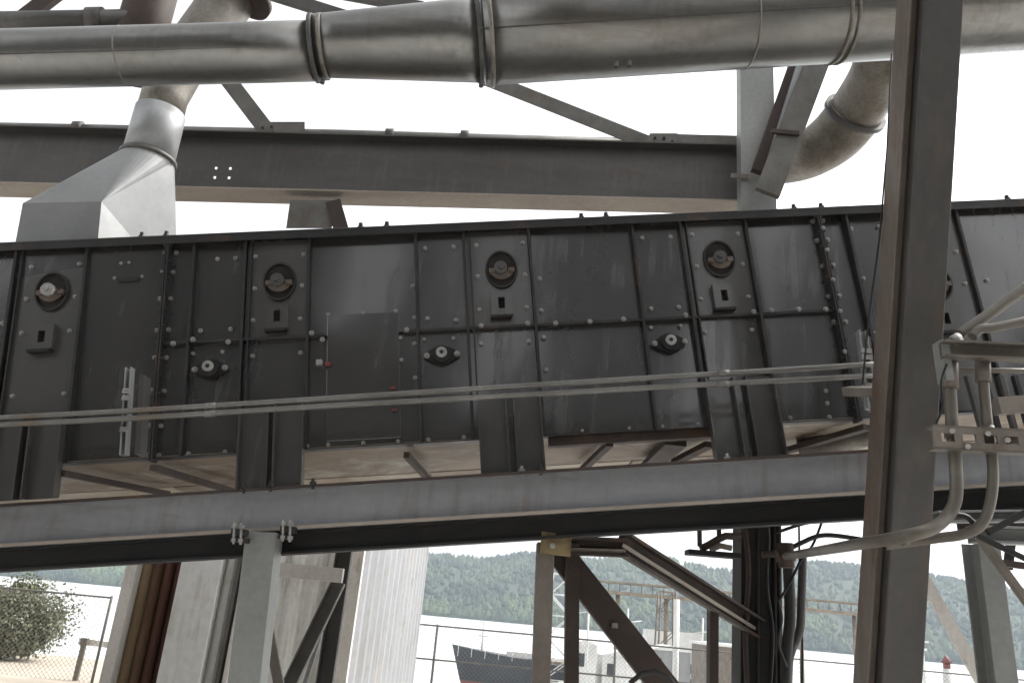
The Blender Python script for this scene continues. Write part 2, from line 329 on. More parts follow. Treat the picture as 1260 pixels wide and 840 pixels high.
# vertical ribs: centre pixel, width, projection
def u_of(x0, y0, x1, y1): return uw((x0+x1)/2, (y0+y1)/2)[0]
rib_px = [(-40, 330, -75, 560), (22, 322, 0, 480), (109, 320, 84, 547), (240, 314, 225, 562), (301, 310, 295, 562), (381, 310, 377, 547), (514, 298, 516, 542), (570, 298, 583, 540),
          (651, 298, 669, 532), (779, 294, 806, 527), (838, 286, 869, 522), (917, 286, 956, 518), (1038, 270, 1078, 450), (1100, 270, 1145, 450), (1174, 271, 1215, 420), (1275, 270, 1320, 420)]
RU = [u_of(*r) for r in rib_px]
for r, uu in zip(rib_px, RU):
    m = MB(); wd = .007; face(m, uu-wd, uu+wd, WB, WT-.009, -.034, .02); obj('rib', m, 'rib', conv)
JU = [u_of(208, 318, 190, 562), u_of(1004, 274, 1040, 450)]
for ju in JU:
    m = MB()
    for s in (-1, 1): face(m, ju+s*.006-.004, ju+s*.006+.004, WB-.02, WT-.009, -.05, .02); 
    obj('joint_flange', m, 'rib', conv)
for ju in JU:
    for k in range(13):
        m = MB(); v_ = WB+.05+(WT-WB-.09)*k/12; m.ext(P(ju-.022, v_, -.036), P(ju+.022, v_, -.036), CI(.008, 6), (0, 1, 0)); obj('joint_stud', m, 'rib', conv)
for k in (7, 10, 4, 1):
    m = MB(); face(m, RU[k]+.028, RU[k]+.036, WB, WT-.009, -.028, .02); obj('rib', m, 'rib', conv)
# side panels between ribs, upper and lower row
edges = sorted(RU+JU)
rr = random.Random(5)
for a, b in zip(edges[:-1], edges[1:]):
    split = edges.index(a) >= 3 and b <= JU[1]+.01
    spans = [(WM+.006, WT-.012), (WB+.004, WM-.006)] if split else [(WB+.004, WT-.012)]
    for (va, vb) in spans:
        m = MB(); c = P((a+b)/2, (va+vb)/2, .008); tx, ty = rr.gauss(0, .006), rr.gauss(0, .012)
        a_ = (AX + YV*tx).normalized()*((b-a)/2-.008); u_ = (UP + YV*ty).normalized()*((vb-va)/2)
        m.box(c, a_, YV*.005, u_); obj('side_panel', m, 'casing', conv)
m = MB(); face(m, JU[0]+.01, uw(400, 416)[0], WM-.007, WM+.007, -.03, .01); face(m, uw(497, 410)[0], JU[1]-.01, WM-.007, WM+.007, -.028, .01)
obj('middle_flange', m, 'rib', conv)
# hex bolt with washer, instanced
def bolt_mesh(r, h):
    m = MB(); m.ext((0, 0, 0), (0, -h*.25, 0), CI(r*1.35, 12), (1, 0, 0)); m.ext((0, -h*.2, 0), (0, -h, 0), CI(r, 6), (1, 0, 0)); return m
BME = None
nbolt = [0]
def bolt(px, py, parent=None, s=1.0, dy=-.001, name='bolt'):
    global BME
    parent = parent or conv; u, v = uw(px, py); loc = P(u, v, dy)
    if BME is None:
        mb = bolt_mesh(.0092, .013); me = bpy.data.meshes.new('bolt'); me.from_pydata([tuple(v) for v in mb.v], [], mb.f); me.materials.append(MT['bolt']); BME = me
    o = bpy.data.objects.new(name, BME); COL.objects.link(o); o.parent = parent; o.location = loc-WL[parent.name]; o.scale = (s, s, s)
    o.rotation_euler = (rr.uniform(-.05, .05), rr.uniform(0, 1), 0); nbolt[0] += 1
def q4(zx, zy, ox, oy, k): return ox+zx/k, oy+zy/k
# port plates
def port(cx, cy, bx, by, ua, ub, va, vb, bolts, inner):
    pl = MB(); face(pl, ua, ub, va, vb, -.009, .004); po = obj('port_plate', pl, 'casing2', conv, label=None)
    u, v = uw(cx, cy); rx, ry = .078, .098
    # raised oval bezel ring + recess disc + shaft
    mb = MB(); N_ = 28; pr = []
    for i in range(N_):
        q = 2*math.pi*i/N_; pr.append((math.cos(q), math.sin(q)))
    def ringv(kx, d): return [P(u+rx*kx*c, v+ry*kx*s, d) for c, s in pr]
    loops = [ringv(1.12, -.010), ringv(1.10, -.026), ringv(1.0, -.026), ringv(.97, -.011)]
    n0 = len(mb.v)
    for L_ in loops: mb.v += L_
    for a in range(3):
        for i in range(N_): j = (i+1) % N_; mb.f.append((n0+a*N_+i, n0+a*N_+j, n0+(a+1)*N_+j, n0+(a+1)*N_+i)); mb.sm.append(False)
    bz = obj('bezel', mb, 'rib', po)
    mb = MB(); mb.v += ringv(1.0, -.0115); mb.f.append(tuple(range(N_))); mb.sm.append(False); obj('recess', mb, 'dark', po)
    mb = MB(); mb.ext(P(u-.005, v-.002, -.005), P(u-.005, v-.002, -.06), CI(.034, 18), (1, 0, 0), True); mb.ext(P(u-.005, v-.002, -.058), P(u-.005, v-.002, -.074), CI(.016, 6), (1, 0, 0))
    if inner == 'bright': obj('shaft_end', mb, 'bolt', po, label='bright metal shaft end')
    else: obj('shaft_end', mb, 'upper', po)
    mb = MB(); a0, a1 = math.pi*1.12, math.pi*1.88
    for i in range(10):
        q = a0+(a1-a0)*i/10; q2 = a0+(a1-a0)*(i+1)/10
        mb.quad(P(u+rx*.92*math.cos(q), v+ry*.80*math.sin(q)+.016, -.03), P(u+rx*.92*math.cos(q2), v+ry*.80*math.sin(q2)+.016, -.03), P(u+rx*.6*math.cos(q2), v+ry*.35*math.sin(q2)+.01, -.032), P(u+rx*.6*math.cos(q), v+ry*.35*math.sin(q)+.01, -.032))
    for s in (-1, 1): mb.box(P(u+s*.052, v-.012, -.03), AX*.016, YV*.012, UP*.012)
    obj('bearing_saddle', mb, 'cols', po, label='rusty bearing saddle inside the oval port')
    u, v = uw(bx, by)
    mb = MB(); h, w_ = .066, .058
    for (ax0, ax1, b0, b1) in ((-w_, -.017, -h, h), (.017, w_, -h, h), (-.017, .017, .032, h), (-.017, .017, -h, -.030)):
        face(mb, u+ax0, u+ax1, v+b0, v+b1, -.042, -.007)
    sb = obj('sensor_box', mb, 'casing2', po)
    mb = MB(); face(mb, u-.018, u+.018, v-.031, v+.033, -.012, -.0095); obj('slot', mb, 'dark', po)
    mb = MB(); face(mb, u-w_-.003, u+w_-.01, v-h-.016, v-h-.002, -.05, -.008); obj('drip_ledge', mb, 'black', po)
    for b in bolts: bolt(*b, parent=po, dy=-.009)
def frac(k): return RU[k]
port(66, 360, 56, 417, RU[1]+.03, RU[2]-.012, WB+.01, WT-.04, [(40, 330), (99, 326), (34, 369), (94, 366), (28, 411), (87, 408), (17, 488), (80, 485)], 'bright')
port(345, 348, 343, 392, RU[4]+.01, RU[5]-.01, WM+.008, WT-.03, [(315, 317), (374, 314), (314, 356), (372, 352), (312, 395), (370, 393)], '')
port(617, 333, 617, 376, RU[7]+.01, RU[8]-.01, WM+.008, WT-.03, [(586, 303), (643, 300), (588, 341), (646, 339), (590, 382), (648, 379)], '')
port(884, 320, 889, 367, RU[10]+.01, RU[11]-.01, WM+.008, WT-.03, [(851, 290), (907, 289), (857, 329), (913, 326), (862, 369), (920, 366)], '')
port(1150, 350, 1160, 395, RU[13]+.01, RU[14]-.01, WB+.01, WT-.03, [(1175, 311), (1186, 350), (1150, 300)], '')
# flange bearings in the lower row
def bearing(cx, cy):
    u, v = uw(cx, cy); mb = MB(); pr = []
    for i in range(28):
        q = 2*math.pi*i/28; rx = .052+.035*abs(math.cos(q))**3; pr.append(P(u+rx*math.cos(q), v+.052*math.sin(q), 0))
    n0 = len(mb.v); mb.v += [p+YV*-.001 for p in pr]+[p+YV*-.022 for p in pr]
    for i in range(28): j = (i+1) % 28; mb.f.append((i, j, 28+j, 28+i)); mb.sm.append(False)
    mb.f.append(tuple(range(28, 56))); mb.sm.append(False)
    mb.ext(P(u, v, -.02), P(u, v, -.045), CI(.045, 20), (1, 0, 0), True)
    bo = obj('flange_bearing', mb, 'black', conv)
    mb = MB(); mb.ext(P(u, v+.004, -.044), P(u, v+.004, -.062), CI(.028, 18), (1, 0, 0), True); obj('hub_cap', mb, 'bolt', bo)
    mb = MB(); mb.ext(P(u, v+.004, -.061), P(u, v+.004, -.0635), CI(.011, 10), (1, 0, 0), True); obj('hub_bore', mb, 'black', bo)
    for s in (-1, 1): bolt(cx+s*18.5, cy-s*1.2, bo, 1.25, -.022)
    for s in (-1, 1): bolt(cx-4+s*18, cy-21-s*1, bo, .85, -.002)
for c in ((260, 455), (544, 438), (823, 423)): bearing(*c)
# access hatch
ha, hb = uw(402, 465)[0], uw(492, 460)[0]; vt, vb = uw(445, 386)[1], uw(445, 541)[1]
m = MB(); face(m, ha, hb, vb, vt, -.006, .003); hatch = obj('access_hatch', m, 'casing', conv, label='flush rectangular access hatch with red tags', bev=.003)
for b in [(404, 387), (447, 385), (487, 383), (493, 416), (494, 443), (404, 547), (447, 545), (490, 543)]: bolt(*b, parent=hatch, s=.85, dy=-.004)
for (x, y, w_, h_) in ((404, 449, 7, 4.5), (484, 478, 6, 2.6), (486, 505, 6, 2.2)):
    u, v = uw(x, y); m = MB(); face(m, u-w_*.0022, u+w_*.0022, v-h_*.0022, v+h_*.0022, -.026, -.006); obj('latch_tag', m, 'red', hatch, label='small red latch tag')
u, v = uw(395, 448); m = MB(); face(m, u-.018, u+.014, v-.014, v+.014, -.042, -.004); obj('latch', m, 'bolt', hatch)
# bolts on joints and panels
for (a, b) in [((525, 145), (560, 145)), ((518, 230), (552, 230)), ((508, 332), (545, 330)), ((500, 420), (538, 420)), ((490, 525), (530, 527)), ((484, 638), (520, 640)), ((478, 735), (513, 735)), ((532, 84), (570, 82))]:
    for z in (a, b): bolt(*q4(*z, 0, 280, 2.625))
for (a, b) in [((630, 86), (662, 84)), ((643, 148), (677, 146)), ((661, 230), (695, 227)), ((682, 327), (714, 326)), ((698, 410), (735, 410))]:
    for z in (a, b): bolt(*q4(*z, 760, 240, 2.625), s=1.15)
for z in [(652, 120), (665, 190), (683, 285), (706, 385), (720, 515), (660, 640), (664, 680)]: bolt(*q4(*z, 760, 240, 2.625), s=.95, dy=-.05, name='flange_bolt')
for (x, y) in [(216, 426), (240, 421), (283, 424), (385, 413), (398, 421), (501, 409), (592, 404), (649, 401), (683, 401), (725, 399), (766, 396), (842, 391), (925, 387), (947, 385), (980, 384), (1013, 384)]:
    bolt(x, y-1, s=1.1, dy=-.03, name='flange_bolt')
for (x, y) in [(142, 343), (176, 341), (150, 325), (160, 324), (4, 398), (247, 407), (284, 405), (311, 438), (370, 434), (232, 558), (277, 556), (300, 553), (378, 549), (523, 306), (558, 304), (508, 352), (526, 392), (561, 394), (510, 391), (510, 423), (511, 465),
               (527, 541), (571, 538), (592, 423), (651, 420), (664, 343), (666, 382), (669, 415), (672, 455), (716, 530), (774, 527), (790, 293), (825, 292), (801, 380), (835, 378), (815, 525), (859, 522), (868, 409), (925, 406),
               (882, 520), (952, 515), (972, 514), (1047, 282), (1081, 279), (1062, 343), (1076, 410), (1214, 345), (1020, 513), (268, 319), (290, 318)]: bolt(x, y)
m = MB(); face(m, uw(146, 345)[0], uw(172, 345)[0], uw(160, 347)[1], uw(160, 343)[1], -.02, .0); obj('handle', m, 'rib', conv)
for (x, y) in [(177, 298), (207, 297), (445, 286), (477, 284), (715, 274), (745, 271), (975, 262), (1008, 259), (1235, 247)]:
    u = uw(x, y)[0]; m = MB(); m.ext(P(u, WT, -.03), P(u, WT+.042, -.03), CI(.012, 8), (1, 0, 0)); m.ext(P(u, WT+.004, -.03), P(u, WT+.022, -.03), CI(.019, 6), (1, 0, 0)); obj('lip_stud', m, 'rib', conv)
# legs: pairs of channels from casing face down to the beam
YB = 3.86                                # web plane of the beam
def on_beam(px, py): return W(px, py, YB)
for (xa, xb, xc, xd, ytop, ybot) in ((-6, 32, 40, 80, 512, 615), (297, 334, 340, 376, 503, 603), (590, 626, 634, 668, 488, 585), (872, 908, 922, 958, 467, 572)):
    us = [uw(x, ybot-35)[0] for x in (xa, xb, xc, xd)]; vt_ = uw((xa+xd)/2, ytop)[1]; vb_ = (W((xa+xd)/2, ybot, YC-.02)-O0).dot(UP)
    m = MB(); face(m, us[0], us[3], vb_+.004, vt_-.01, -.0335, -.0275); obj('leg_plate', m, 'casing', conv)
    for a, b in ((us[0], us[1]), (us[2], us[3])):
        m = MB(); face(m, a, b, vb_, vt_, -.042, -.034)
        for q in (a, b-.008): face(m, q, q+.008, vb_, vt_, -.085, -.0425)
        obj('leg', m, 'casing2', conv)
# back legs seen against the underside, and cross bars under the pan
for (x0, y0, x1, y1, ya, yb, wd) in ((76, 571, 205, 607, 3.98, 4.75, .05), (190, 566, 292, 606, 3.98, 4.8, .045), (500, 550, 526, 588, 4.02, 4.7, .03), (750, 540, 716, 578, 4.02, 4.8, .035), (1064, 512, 958, 556, 3.98, 4.6, .045), (830, 530, 800, 572, 4.1, 4.8, .11), (872, 538, 830, 566, 4.2, 4.7, .05)):
    A = W(x0, y0, ya); B = W(x1, y1, yb)
    A = A-UP*max(0, (A-O0).dot(UP)-(WB-.05)); B = B-UP*max(0, (B-O0).dot(UP)-(WB-.05))
    m = MB(); m.ext(A, B, RC(wd, .03), (1, .3, 0)); obj('cross_bar', m, 'brown', conv)

# ------------------------------------------------------------------ long support beam under the conveyor
A = W(-160, (W and 0) or 628, YB); 
tl = lambda x: 619.5-x*.0605                     # top flange line in the photo
bl = lambda x: 669-x*.0555
def bp3(x, y): return W(x, y, YB)
Ta, Tb = W(0, 621, 4.05), W(1071, 554, 3.72); Ba, Bb = W(0, 669, 4.05), W(1071, 609, 3.72)
print('beam h', (Ta-Ba).length, (Tb-Bb).length, 'inc', math.degrees(math.atan2((Tb-Ta).z, (Tb-Ta).x)))
dT = (Tb-Ta).normalized(); hb_ = ((Ta-Ba).length+(Tb-Bb).length)/2
TA = Ta-dT*1.5; TB = Ta+dT*((Tb-Ta).length+1.6)
UB = (dT.cross(YV)).normalized(); UB = -UB if UB.z < 0 else UB
sb = thing('support_beam', TA+dT*3-UB*hb_, 'long blue-grey steel beam with a black lower rail running full width under the conveyor', 'steel beam')
CA = TA-UB*(hb_/2); CB = TB-UB*(hb_/2)
m = MB(); m.ext(CA+YV*.05, CB+YV*.05, I(hb_, .13, .011, .009)); obj('upper_beam', m, 'beam', sb)
m = MB(); hh = .108; m.ext(CA-UB*(hb_/2+hh/2+.002)+YV*.09, CB-UB*(hb_/2+hh/2+.002)+YV*.09, I(hh, .09, .012, .02)); obj('lower_rail', m, 'black', sb, label='black lower rail')
m = MB(); m.ext(CA-UB*(hb_/2-.004)+YV*(-.0185), CB-UB*(hb_/2-.004)+YV*(-.0185), RC(.005, .016)); obj('lower_flange_edge', m, 'palet', sb, label='tan lower flange edge')
m = MB(); m.ext(CA+UB*(hb_/2-.005)+YV*(-.0185), CB+UB*(hb_/2-.005)+YV*(-.0185), RC(.005, .015)); obj('upper_flange_edge', m, 'brown', sb)
for x in (300, 333, 385, 642, 665, 895, 912):
    p = W(x, tl(x), YB-.0); m = MB(); m.ext(p+UB*.03+YV*.0, p-UB*.02, CI(.008, 8), (1, 0, 0)); m.ext(p-UB*.001, p+UB*.014, CI(.016, 6), (1, 0, 0)); obj('stud', m, 'bolt' if x in (642, 895) else 'rib', sb)
for x in (295, 355):
    p = W(x, bl(x)+2, YB-.03); c = thing('beam_clamp', p, 'bolted clamp gripping the beam flange %s of the grey post' % ('left' if x == 295 else 'right'), 'clamp', 'clamps at the post head')
    m = MB(); m.box(p, Vector((.035, 0, 0)), YV*.02, Vector((0, 0, .014))); m.box(p+UB*-.035+Vector((.012 if x < 300 else -.012, 0, 0)), Vector((.03, 0, 0)), YV*.025, Vector((0, 0, .010))); obj('jaw', m, 'rib', c)
    for s in (-1, 1):
        m = MB(); q = p+Vector((s*.016-.004, -.02, 0)); m.ext(q-UB*.055, q+UB*.04, CI(.006, 8), (1, 0, 0)); m.ext(q-UB*.045, q-UB*.03, CI(.013, 6), (1, 0, 0)); m.ext(q+UB*.015, q+UB*.03, CI(.013, 6), (1, 0, 0)); obj('clamp_bolt', m, 'bolt', c)
# second, rusty conveyor running parallel behind; its pan shows above the beam
ac = thing('parallel_conveyor', P(0, WB, 2.2), 'rusty beige pan of a second conveyor seen between dark casing bottom and steel beam', 'conveyor')
m = MB(); face(m, U0-1.5, U1, WB+.03, WB+.42, DC+.14, 3.4); obj('casing', m, 'tan', ac)
xs_ = [U0-1.5, -1.9, -1.15, -.35, .2, .9, 1.7, 2.5, U1]
for k, (a, b) in enumerate(zip(xs_[:-1], xs_[1:])):
    for q, (d0, d1) in enumerate(((DC+.14, 1.5), (1.51, 3.4))): m = MB(); face(m, a+.006, b-.006, WB+.015, WB+.028, d0, d1); obj('pan_sheet', m, 'under' if (k+q) % 2 else 'under2', ac)

# ------------------------------------------------------------------ conduit rails along the casing
YR = 3.62
def rail(pts, r, label):
    c = thing('conduit', W(*pts[0], YR), label, 'conduit', 'pair of thin conduits along the casing')
    m = MB(); P3 = [W(x, y, YR) for x, y in pts]; fine = []
    for a, b in zip(P3[:-1], P3[1:]):
        for k in range(4): fine.append(a.lerp(b, k/4))
    fine.append(P3[-1]); m.tube(fine, r, 10); obj('tube', m, 'cond', c)
    return c
c1 = rail([(-120, 522), (0, 514), (160, 505.5), (420, 489), (620, 476), (820, 463.5), (960, 455), (1090, 447)], .0135, 'upper of the two thin grey conduits strung in front of the casing')
c2 = rail([(-120, 530), (0, 522.5), (160, 514.5), (420, 498), (620, 487), (820, 475.5), (960, 468), (1090, 461)], .0135, 'lower of the two thin grey conduits strung in front of the casing')
for c, pts in ((c1, ((259, 499.5), (890, 459))), (c2, ((259, 508.5), (890, 472)))):
    for (x, y) in pts:
        m = MB(); A = W(x-7, y+.4, YR); B = W(x+7, y-.4, YR); m.tube([A, B], .0165, 10); obj('coupling', m, 'cond', c)
# strut brackets that hold the rails
def strut(x0, y0, x1, y1, wpx, label, parent_arm=False):
    A = W(x0, y0, YR+.06); B = W(x1, y1, YR+.06); t = thing('strut_bracket', B, label, 'bracket', 'slotted strut brackets on the casing')
    m = MB(); wd = pw(x0, y0, YR, wpx); m.ext(A, B, [(-.02, -wd/2), (.02, -wd/2), (.02, wd/2), (-.02, wd/2), (-.02, wd/2-.006), (.012, wd/2-.006), (.012, -wd/2+.006), (-.02, -wd/2+.006)]); obj('channel', m, 'galvl', t)
    for k in (.28, .36, .72):
        p = A.lerp(B, k); m = MB(); m.box(p+YV*-.022, Vector((wd*.6, 0, 0)), YV*.004, Vector((0, 0, .012))); obj('pipe_strap', m, 'bolt', t)
    m = MB(); p = A.lerp(B, .5); m.box(p+YV*.07+Vector((0.045, 0, 0)), Vector((.012, 0, 0)), YV*.04, (B-A)*.46); obj('standoff_plate', m, 'upper', t)
    return t
strut(160, 453, 153, 560, 8, 'slotted strut bracket holding the conduits near the left end of the casing')
strut(1060, 407, 1072, 503, 11, 'slotted strut bracket holding the conduits beside the raked column')
A = W(1042, 481, 3.55); B = W(1095, 482, 3.2); m = MB(); m.ext(A, B, RC(.04, .045), (0, 1, 0)); obj('bracket_arm', m, 'tan', None, 'short horizontal arm bracket fixed to left side of the raked column', 'bracket')

# ------------------------------------------------------------------ raked column at the right (I section, near)
A = W(1083, 960, 2.95); B = W(1163, -120, 2.95)
A = W(1103, 960, 3.48); B = W(1169, -110, 2.50)
wc = pw(1130, 420, 2.97, 50)
m = MB(); d = (B-A).normalized(); sx = Vector((1, 0, 0)); sx = (sx-d*sx.dot(d)).normalized(); dp = .17
m.box((A+B)/2+YV*dp/2, (B-A)/2, sx*wc/2, YV*.006) 
m.v.clear(); m.f.clear(); m.sm.clear()
def slab(mb, x0, x1, y0, y1): return mb.box((A+B)/2+sx*((x0+x1)/2)+YV*((y0+y1)/2), (B-A)/2, sx*((x1-x0)/2), YV*((y1-y0)/2))
col_ = thing('raked_column', A, 'massive brown-grey steel column leaning right, nearest thing, in front of conveyor and duct', 'column')
slab(m, -wc/2, wc/2, 0, dp); obj('shaft', m, 'colf', col_, bev=.006)
m = MB(); slab(m, -wc/2-.040, -wc/2-.001, dp*.35, dp+.0); slab(m, -wc/2-.040, -wc/2-.034, dp*.2, dp*.35); obj('side_angle', m, 'cols', col_, label='rust-brown edge angle', bev=.002)
m = MB(); pts = [W(1112, 60, 2.93), W(1107, 180, 2.93), W(1098, 290, 2.94), W(1086, 380, 2.95), W(1078, 470, 2.96)]; pts = [p+Vector((-.035, .04, 0)) for p in pts]; m.tube(pts, .004, 6)
obj('hanging_cable', m, 'black', None, 'thin dark cable hanging down left side of the raked column', 'cable')

# ------------------------------------------------------------------ big galvanised duct, top
YD = 3.55
du = thing('ventilation_duct', W(600, 48, YD), 'large galvanised round duct spanning the whole width at the top of the picture', 'duct')
def cyl(mb, a, b, ra, rb, n=40):
    steps = 6; pts = [a.lerp(b, i/steps) for i in range(steps+1)]; rad = [ra+(rb-ra)*i/steps for i in range(steps+1)]; mb.tube(pts, rad, n); return mb
def rpx(x, y, n): return pw(x, y, YD, n)
s1a, s1b = W(-200, 79, YD), W(386, 63, YD); s2a, s2b = W(388, 57, YD), W(590, 50, YD); s3a, s3b = W(594, 47, YD), W(1450, -6, YD)
cyl_ = MB(); cyl(cyl_, s1a, s1b, rpx(0, 70, 35), rpx(380, 63, 36)); obj('duct_section', cyl_, 'galv', du)
m = MB(); cyl(m, s2a, s2b, rpx(388, 57, 37), rpx(590, 50, 50)); obj('duct_reducer', m, 'galv', du)
m = MB(); cyl(m, s3a, s3b, rpx(600, 47, 56), rpx(1260, 5, 56)); obj('duct_section', m, 'galv', du)
for (x, y, ra) in ((387, 60, 41), (398, 58, 39.5), (589, 50, 54.5), (602, 47, 59)):
    d = (s3b-s3a).normalized(); c = W(x, y, YD); m = MB(); m.tube([c-d*.012, c-d*.010, c+d*.010, c+d*.012], [rpx(x, y, ra-3), rpx(x, y, ra), rpx(x, y, ra), rpx(x, y, ra-3)], 40); obj('flange_ring', m, 'galvd' if x not in (387, 589) else 'upper', du)
for x in (1022, 1031):
    d = (s3b-s3a).normalized(); y = 47-(x-594)*.0619; c = W(x, y, YD); m = MB(); m.tube([c-d*.008, c-d*.006, c+d*.006, c+d*.008], [rpx(x, y, 56), rpx(x, y, 58), rpx(x, y, 58), rpx(x, y, 56)], 40); obj('seam_band', m, 'galvd', du)
for x in (150, 905):
    if x < 386: c = s1a.lerp(s1b, (x+200)/586); ra = rpx(200, 70, 35.4)
    else: c = s3a.lerp(s3b, (x-594)/856); ra = rpx(900, 30, 56.4)
    m = MB(); m.tube([c-(s3b-s3a).normalized()*.004, c+(s3b-s3a).normalized()*.004], ra+.002, 40); obj('welded_seam', m, 'galvd', du)
for (a, b, ra) in ((s1a, s1b, rpx(200, 70, 35.4)), (s3a, s3b, rpx(900, 30, 56.2))):
    off = Vector((0, -math.cos(.5), -math.sin(.5)))*(ra+.0); m = MB(); m.tube([a+off, b+off], .0035, 6); obj('lap_seam', m, 'upper', du)
for (x, y) in ((758, 80), (774, 79), (388, 20), (397, 100), (592, 104)):
    c = W(x, y, YD-.16 if x > 700 else YD-.02); m = MB(); m.ext(c-Vector((0.0, 0, .014)), c+Vector((0, 0, .014)), CI(.012, 8), (1, 0, 0)); obj('duct_bolt', m, 'upper', du)

# ------------------------------------------------------------------ hopper and its pipe
hb0 = thing('hopper', P(uw(70, 303)[0], WT+.006, .4), 'bright grey sheet metal hopper sitting on the conveyor under a round pipe', 'hopper')
def surf(px, Y):           # point on casing top above pixel column px at depth Y
    q = W(px, 300, Y); d = q-O0; return P(d.dot(AX), WT+.007, Y-YC)
Yf, Yb = 4.10, 4.74
fl, fr_ = surf(18, Yf), surf(120, Yf); bl_, br_ = surf(68, Yb), surf(223, Yb)
wdx = (fr_-fl); bl_ = fl+YV*(Yb-Yf)
br_ = Vector((fr_.x+.0, 0, 0)); br_ = P((W(224, 292, Yb)-O0).dot(AX), WT+.007, Yb-YC)
tfl, tfr = W(28, 250, Yf+.02), W(125, 248, Yf+.02); 
tbl = tfl+YV*(Yb-Yf-.04); tbr = br_+ (tfr-fr_)*.03; tbl = bl_+(tfl-fl)*.03
rc = W(182, 197, 4.50); rrad = pw(182, 197, 4.5, 31)
m = MB(); n = 0
m.quad(fl, fr_, tfr, tfl); m.quad(fr_, br_, tbr, tfr); m.quad(br_, bl_, tbl, tbr); m.quad(bl_, fl, tfl, tbl)
pipd = (W(205, 112, 4.5)-rc).normalized(); e1 = (Vector((1, 0, 0))-pipd*pipd.x).normalized(); e2 = pipd.cross(e1)
if e2.y > 0: pass
else: e2 = -e2
K = 32; ring = [rc+(e1*math.cos(2*math.pi*i/K)+e2*math.sin(2*math.pi*i/K))*rrad for i in range(K)]
obj('skirt', m, 'galvh', hb0)
m = MB(); corners = [tbr, tbl, tfl, tfr]   # quadrant centres: +x+y, -x+y, -x-y, +x-y
base = 0; m.v += corners+ring
for i in range(K):
    j = (i+1) % K; a = (i+.5)/K*4; qd = int(a) % 4; m.f.append((qd, 4+i, 4+j)); m.sm.append(False)
    if (i+1) % (K//4) == 0: m.f.append((qd, (qd+1) % 4, 4+j)) ; m.sm.append(False)
obj('transition', m, 'galvh', hb0)
m = MB(); m.tube([rc-pipd*.012, rc-pipd*.01, rc+pipd*.014, rc+pipd*.016], [rrad, rrad*1.09, rrad*1.09, rrad], 32); obj('collar', m, 'upper', hb0)
spp = thing('spout_pipe', rc+pipd*.017, 'round galvanised spout pipe rising from the hopper and passing behind the duct', 'pipe')
c0 = rc+pipd*.017; c1_ = W(203, 118, 4.5); c2_ = W(222, 80, 4.5); c3_ = W(268, 18, 4.55); c4_ = W(330, -60, 4.6)
m = MB(); m.tube([c0, c0.lerp(c1_, .5), c0.lerp(c1_, .72)], [rrad*.98, rrad*.97, rrad*.96], 32); obj('sleeve', m, 'galvl', spp, label='bright lower sleeve')
m = MB(); m.tube([c0.lerp(c1_, .70), c1_, c2_, c3_, c4_], [rrad*.90, rrad*.90, rrad*.98, rrad*1.05, rrad*1.05], 32); obj('pipe', m, 'galvd', spp)
m = MB(); p = W(300, -3, 4.5); m.tube([p, p+(c4_-c3_).normalized()*.04], rrad*1.2, 32); obj('flange', m, 'brown', spp)
# dark pipes, top left
m = MB(); m.tube([W(-60, 28, 4.9), W(170, 24, 4.9)], pw(60, 27, 4.9, 12), 24); dp_ = thing('dark_pipe', W(-60, 28, 4.9), 'dark horizontal pipe at the top left corner behind the duct', 'pipe'); obj('tube', m, 'upper', dp_)
m = MB(); m.tube([W(109, 25, 4.9), W(128, 24.6, 4.9)], pw(60, 27, 4.9, 15), 24); obj('coupling', m, 'upper', dp_)
m = MB(); m.tube([W(160, 90, 5.0), W(181, 15, 5.0), W(205, -70, 5.0)], pw(175, 20, 5, 29), 28); obj('brown_pipe', m, 'brown', None, 'dark brown upright pipe behind the duct left of the spout pipe', 'pipe')
m = MB(); m.ext(W(30, 22, 5.3), W(98, -30, 5.3), RC(.05, pw(60, 5, 5.3, 20)), (0, 1, 0)); obj('brace', m, 'brown', None, 'short dark diagonal brace in the top left corner', 'brace')
m = MB(); m.ext(W(325, -10, 5.3), W(440, 26, 5.3), RC(.05, pw(380, 5, 5.3, 15)), (0, 1, 0)); obj('brace', m, 'upper', None, 'dark diagonal brace right of the spout pipe above the duct', 'brace')
m = MB(); m.ext(W(420, -8, 5.3), W(520, 10, 5.3), RC(.05, pw(380, 5, 5.3, 14)), (0, 1, 0)); obj('brace', m, 'upper', None, 'nearly level dark brace above the duct left of its second flange', 'brace')

# ------------------------------------------------------------------ upper truss beam behind
YU = 6.0
ub_ = thing('truss_beam', W(450, 245, YU), 'brown-grey upper steel beam with bolt holes behind the conveyor', 'steel beam')
ta, tb = W(-60, 161.5, YU), W(930, 187, YU); ba, bb = W(-60, 220.5, YU-.12), W(930, 247, YU-.12)
ba = Vector((ba.x, YU, ba.z)); bb = Vector((bb.x, YU, bb.z))
dd = (tb-ta).normalized(); uu = Vector((-dd.z, 0, dd.x)); hU = ((ta-ba).dot(uu)+(tb-bb).dot(uu))/2
print('upper beam slope', math.degrees(math.atan2(dd.z, dd.x)), 'h', hU)
LU = (tb-ta).length
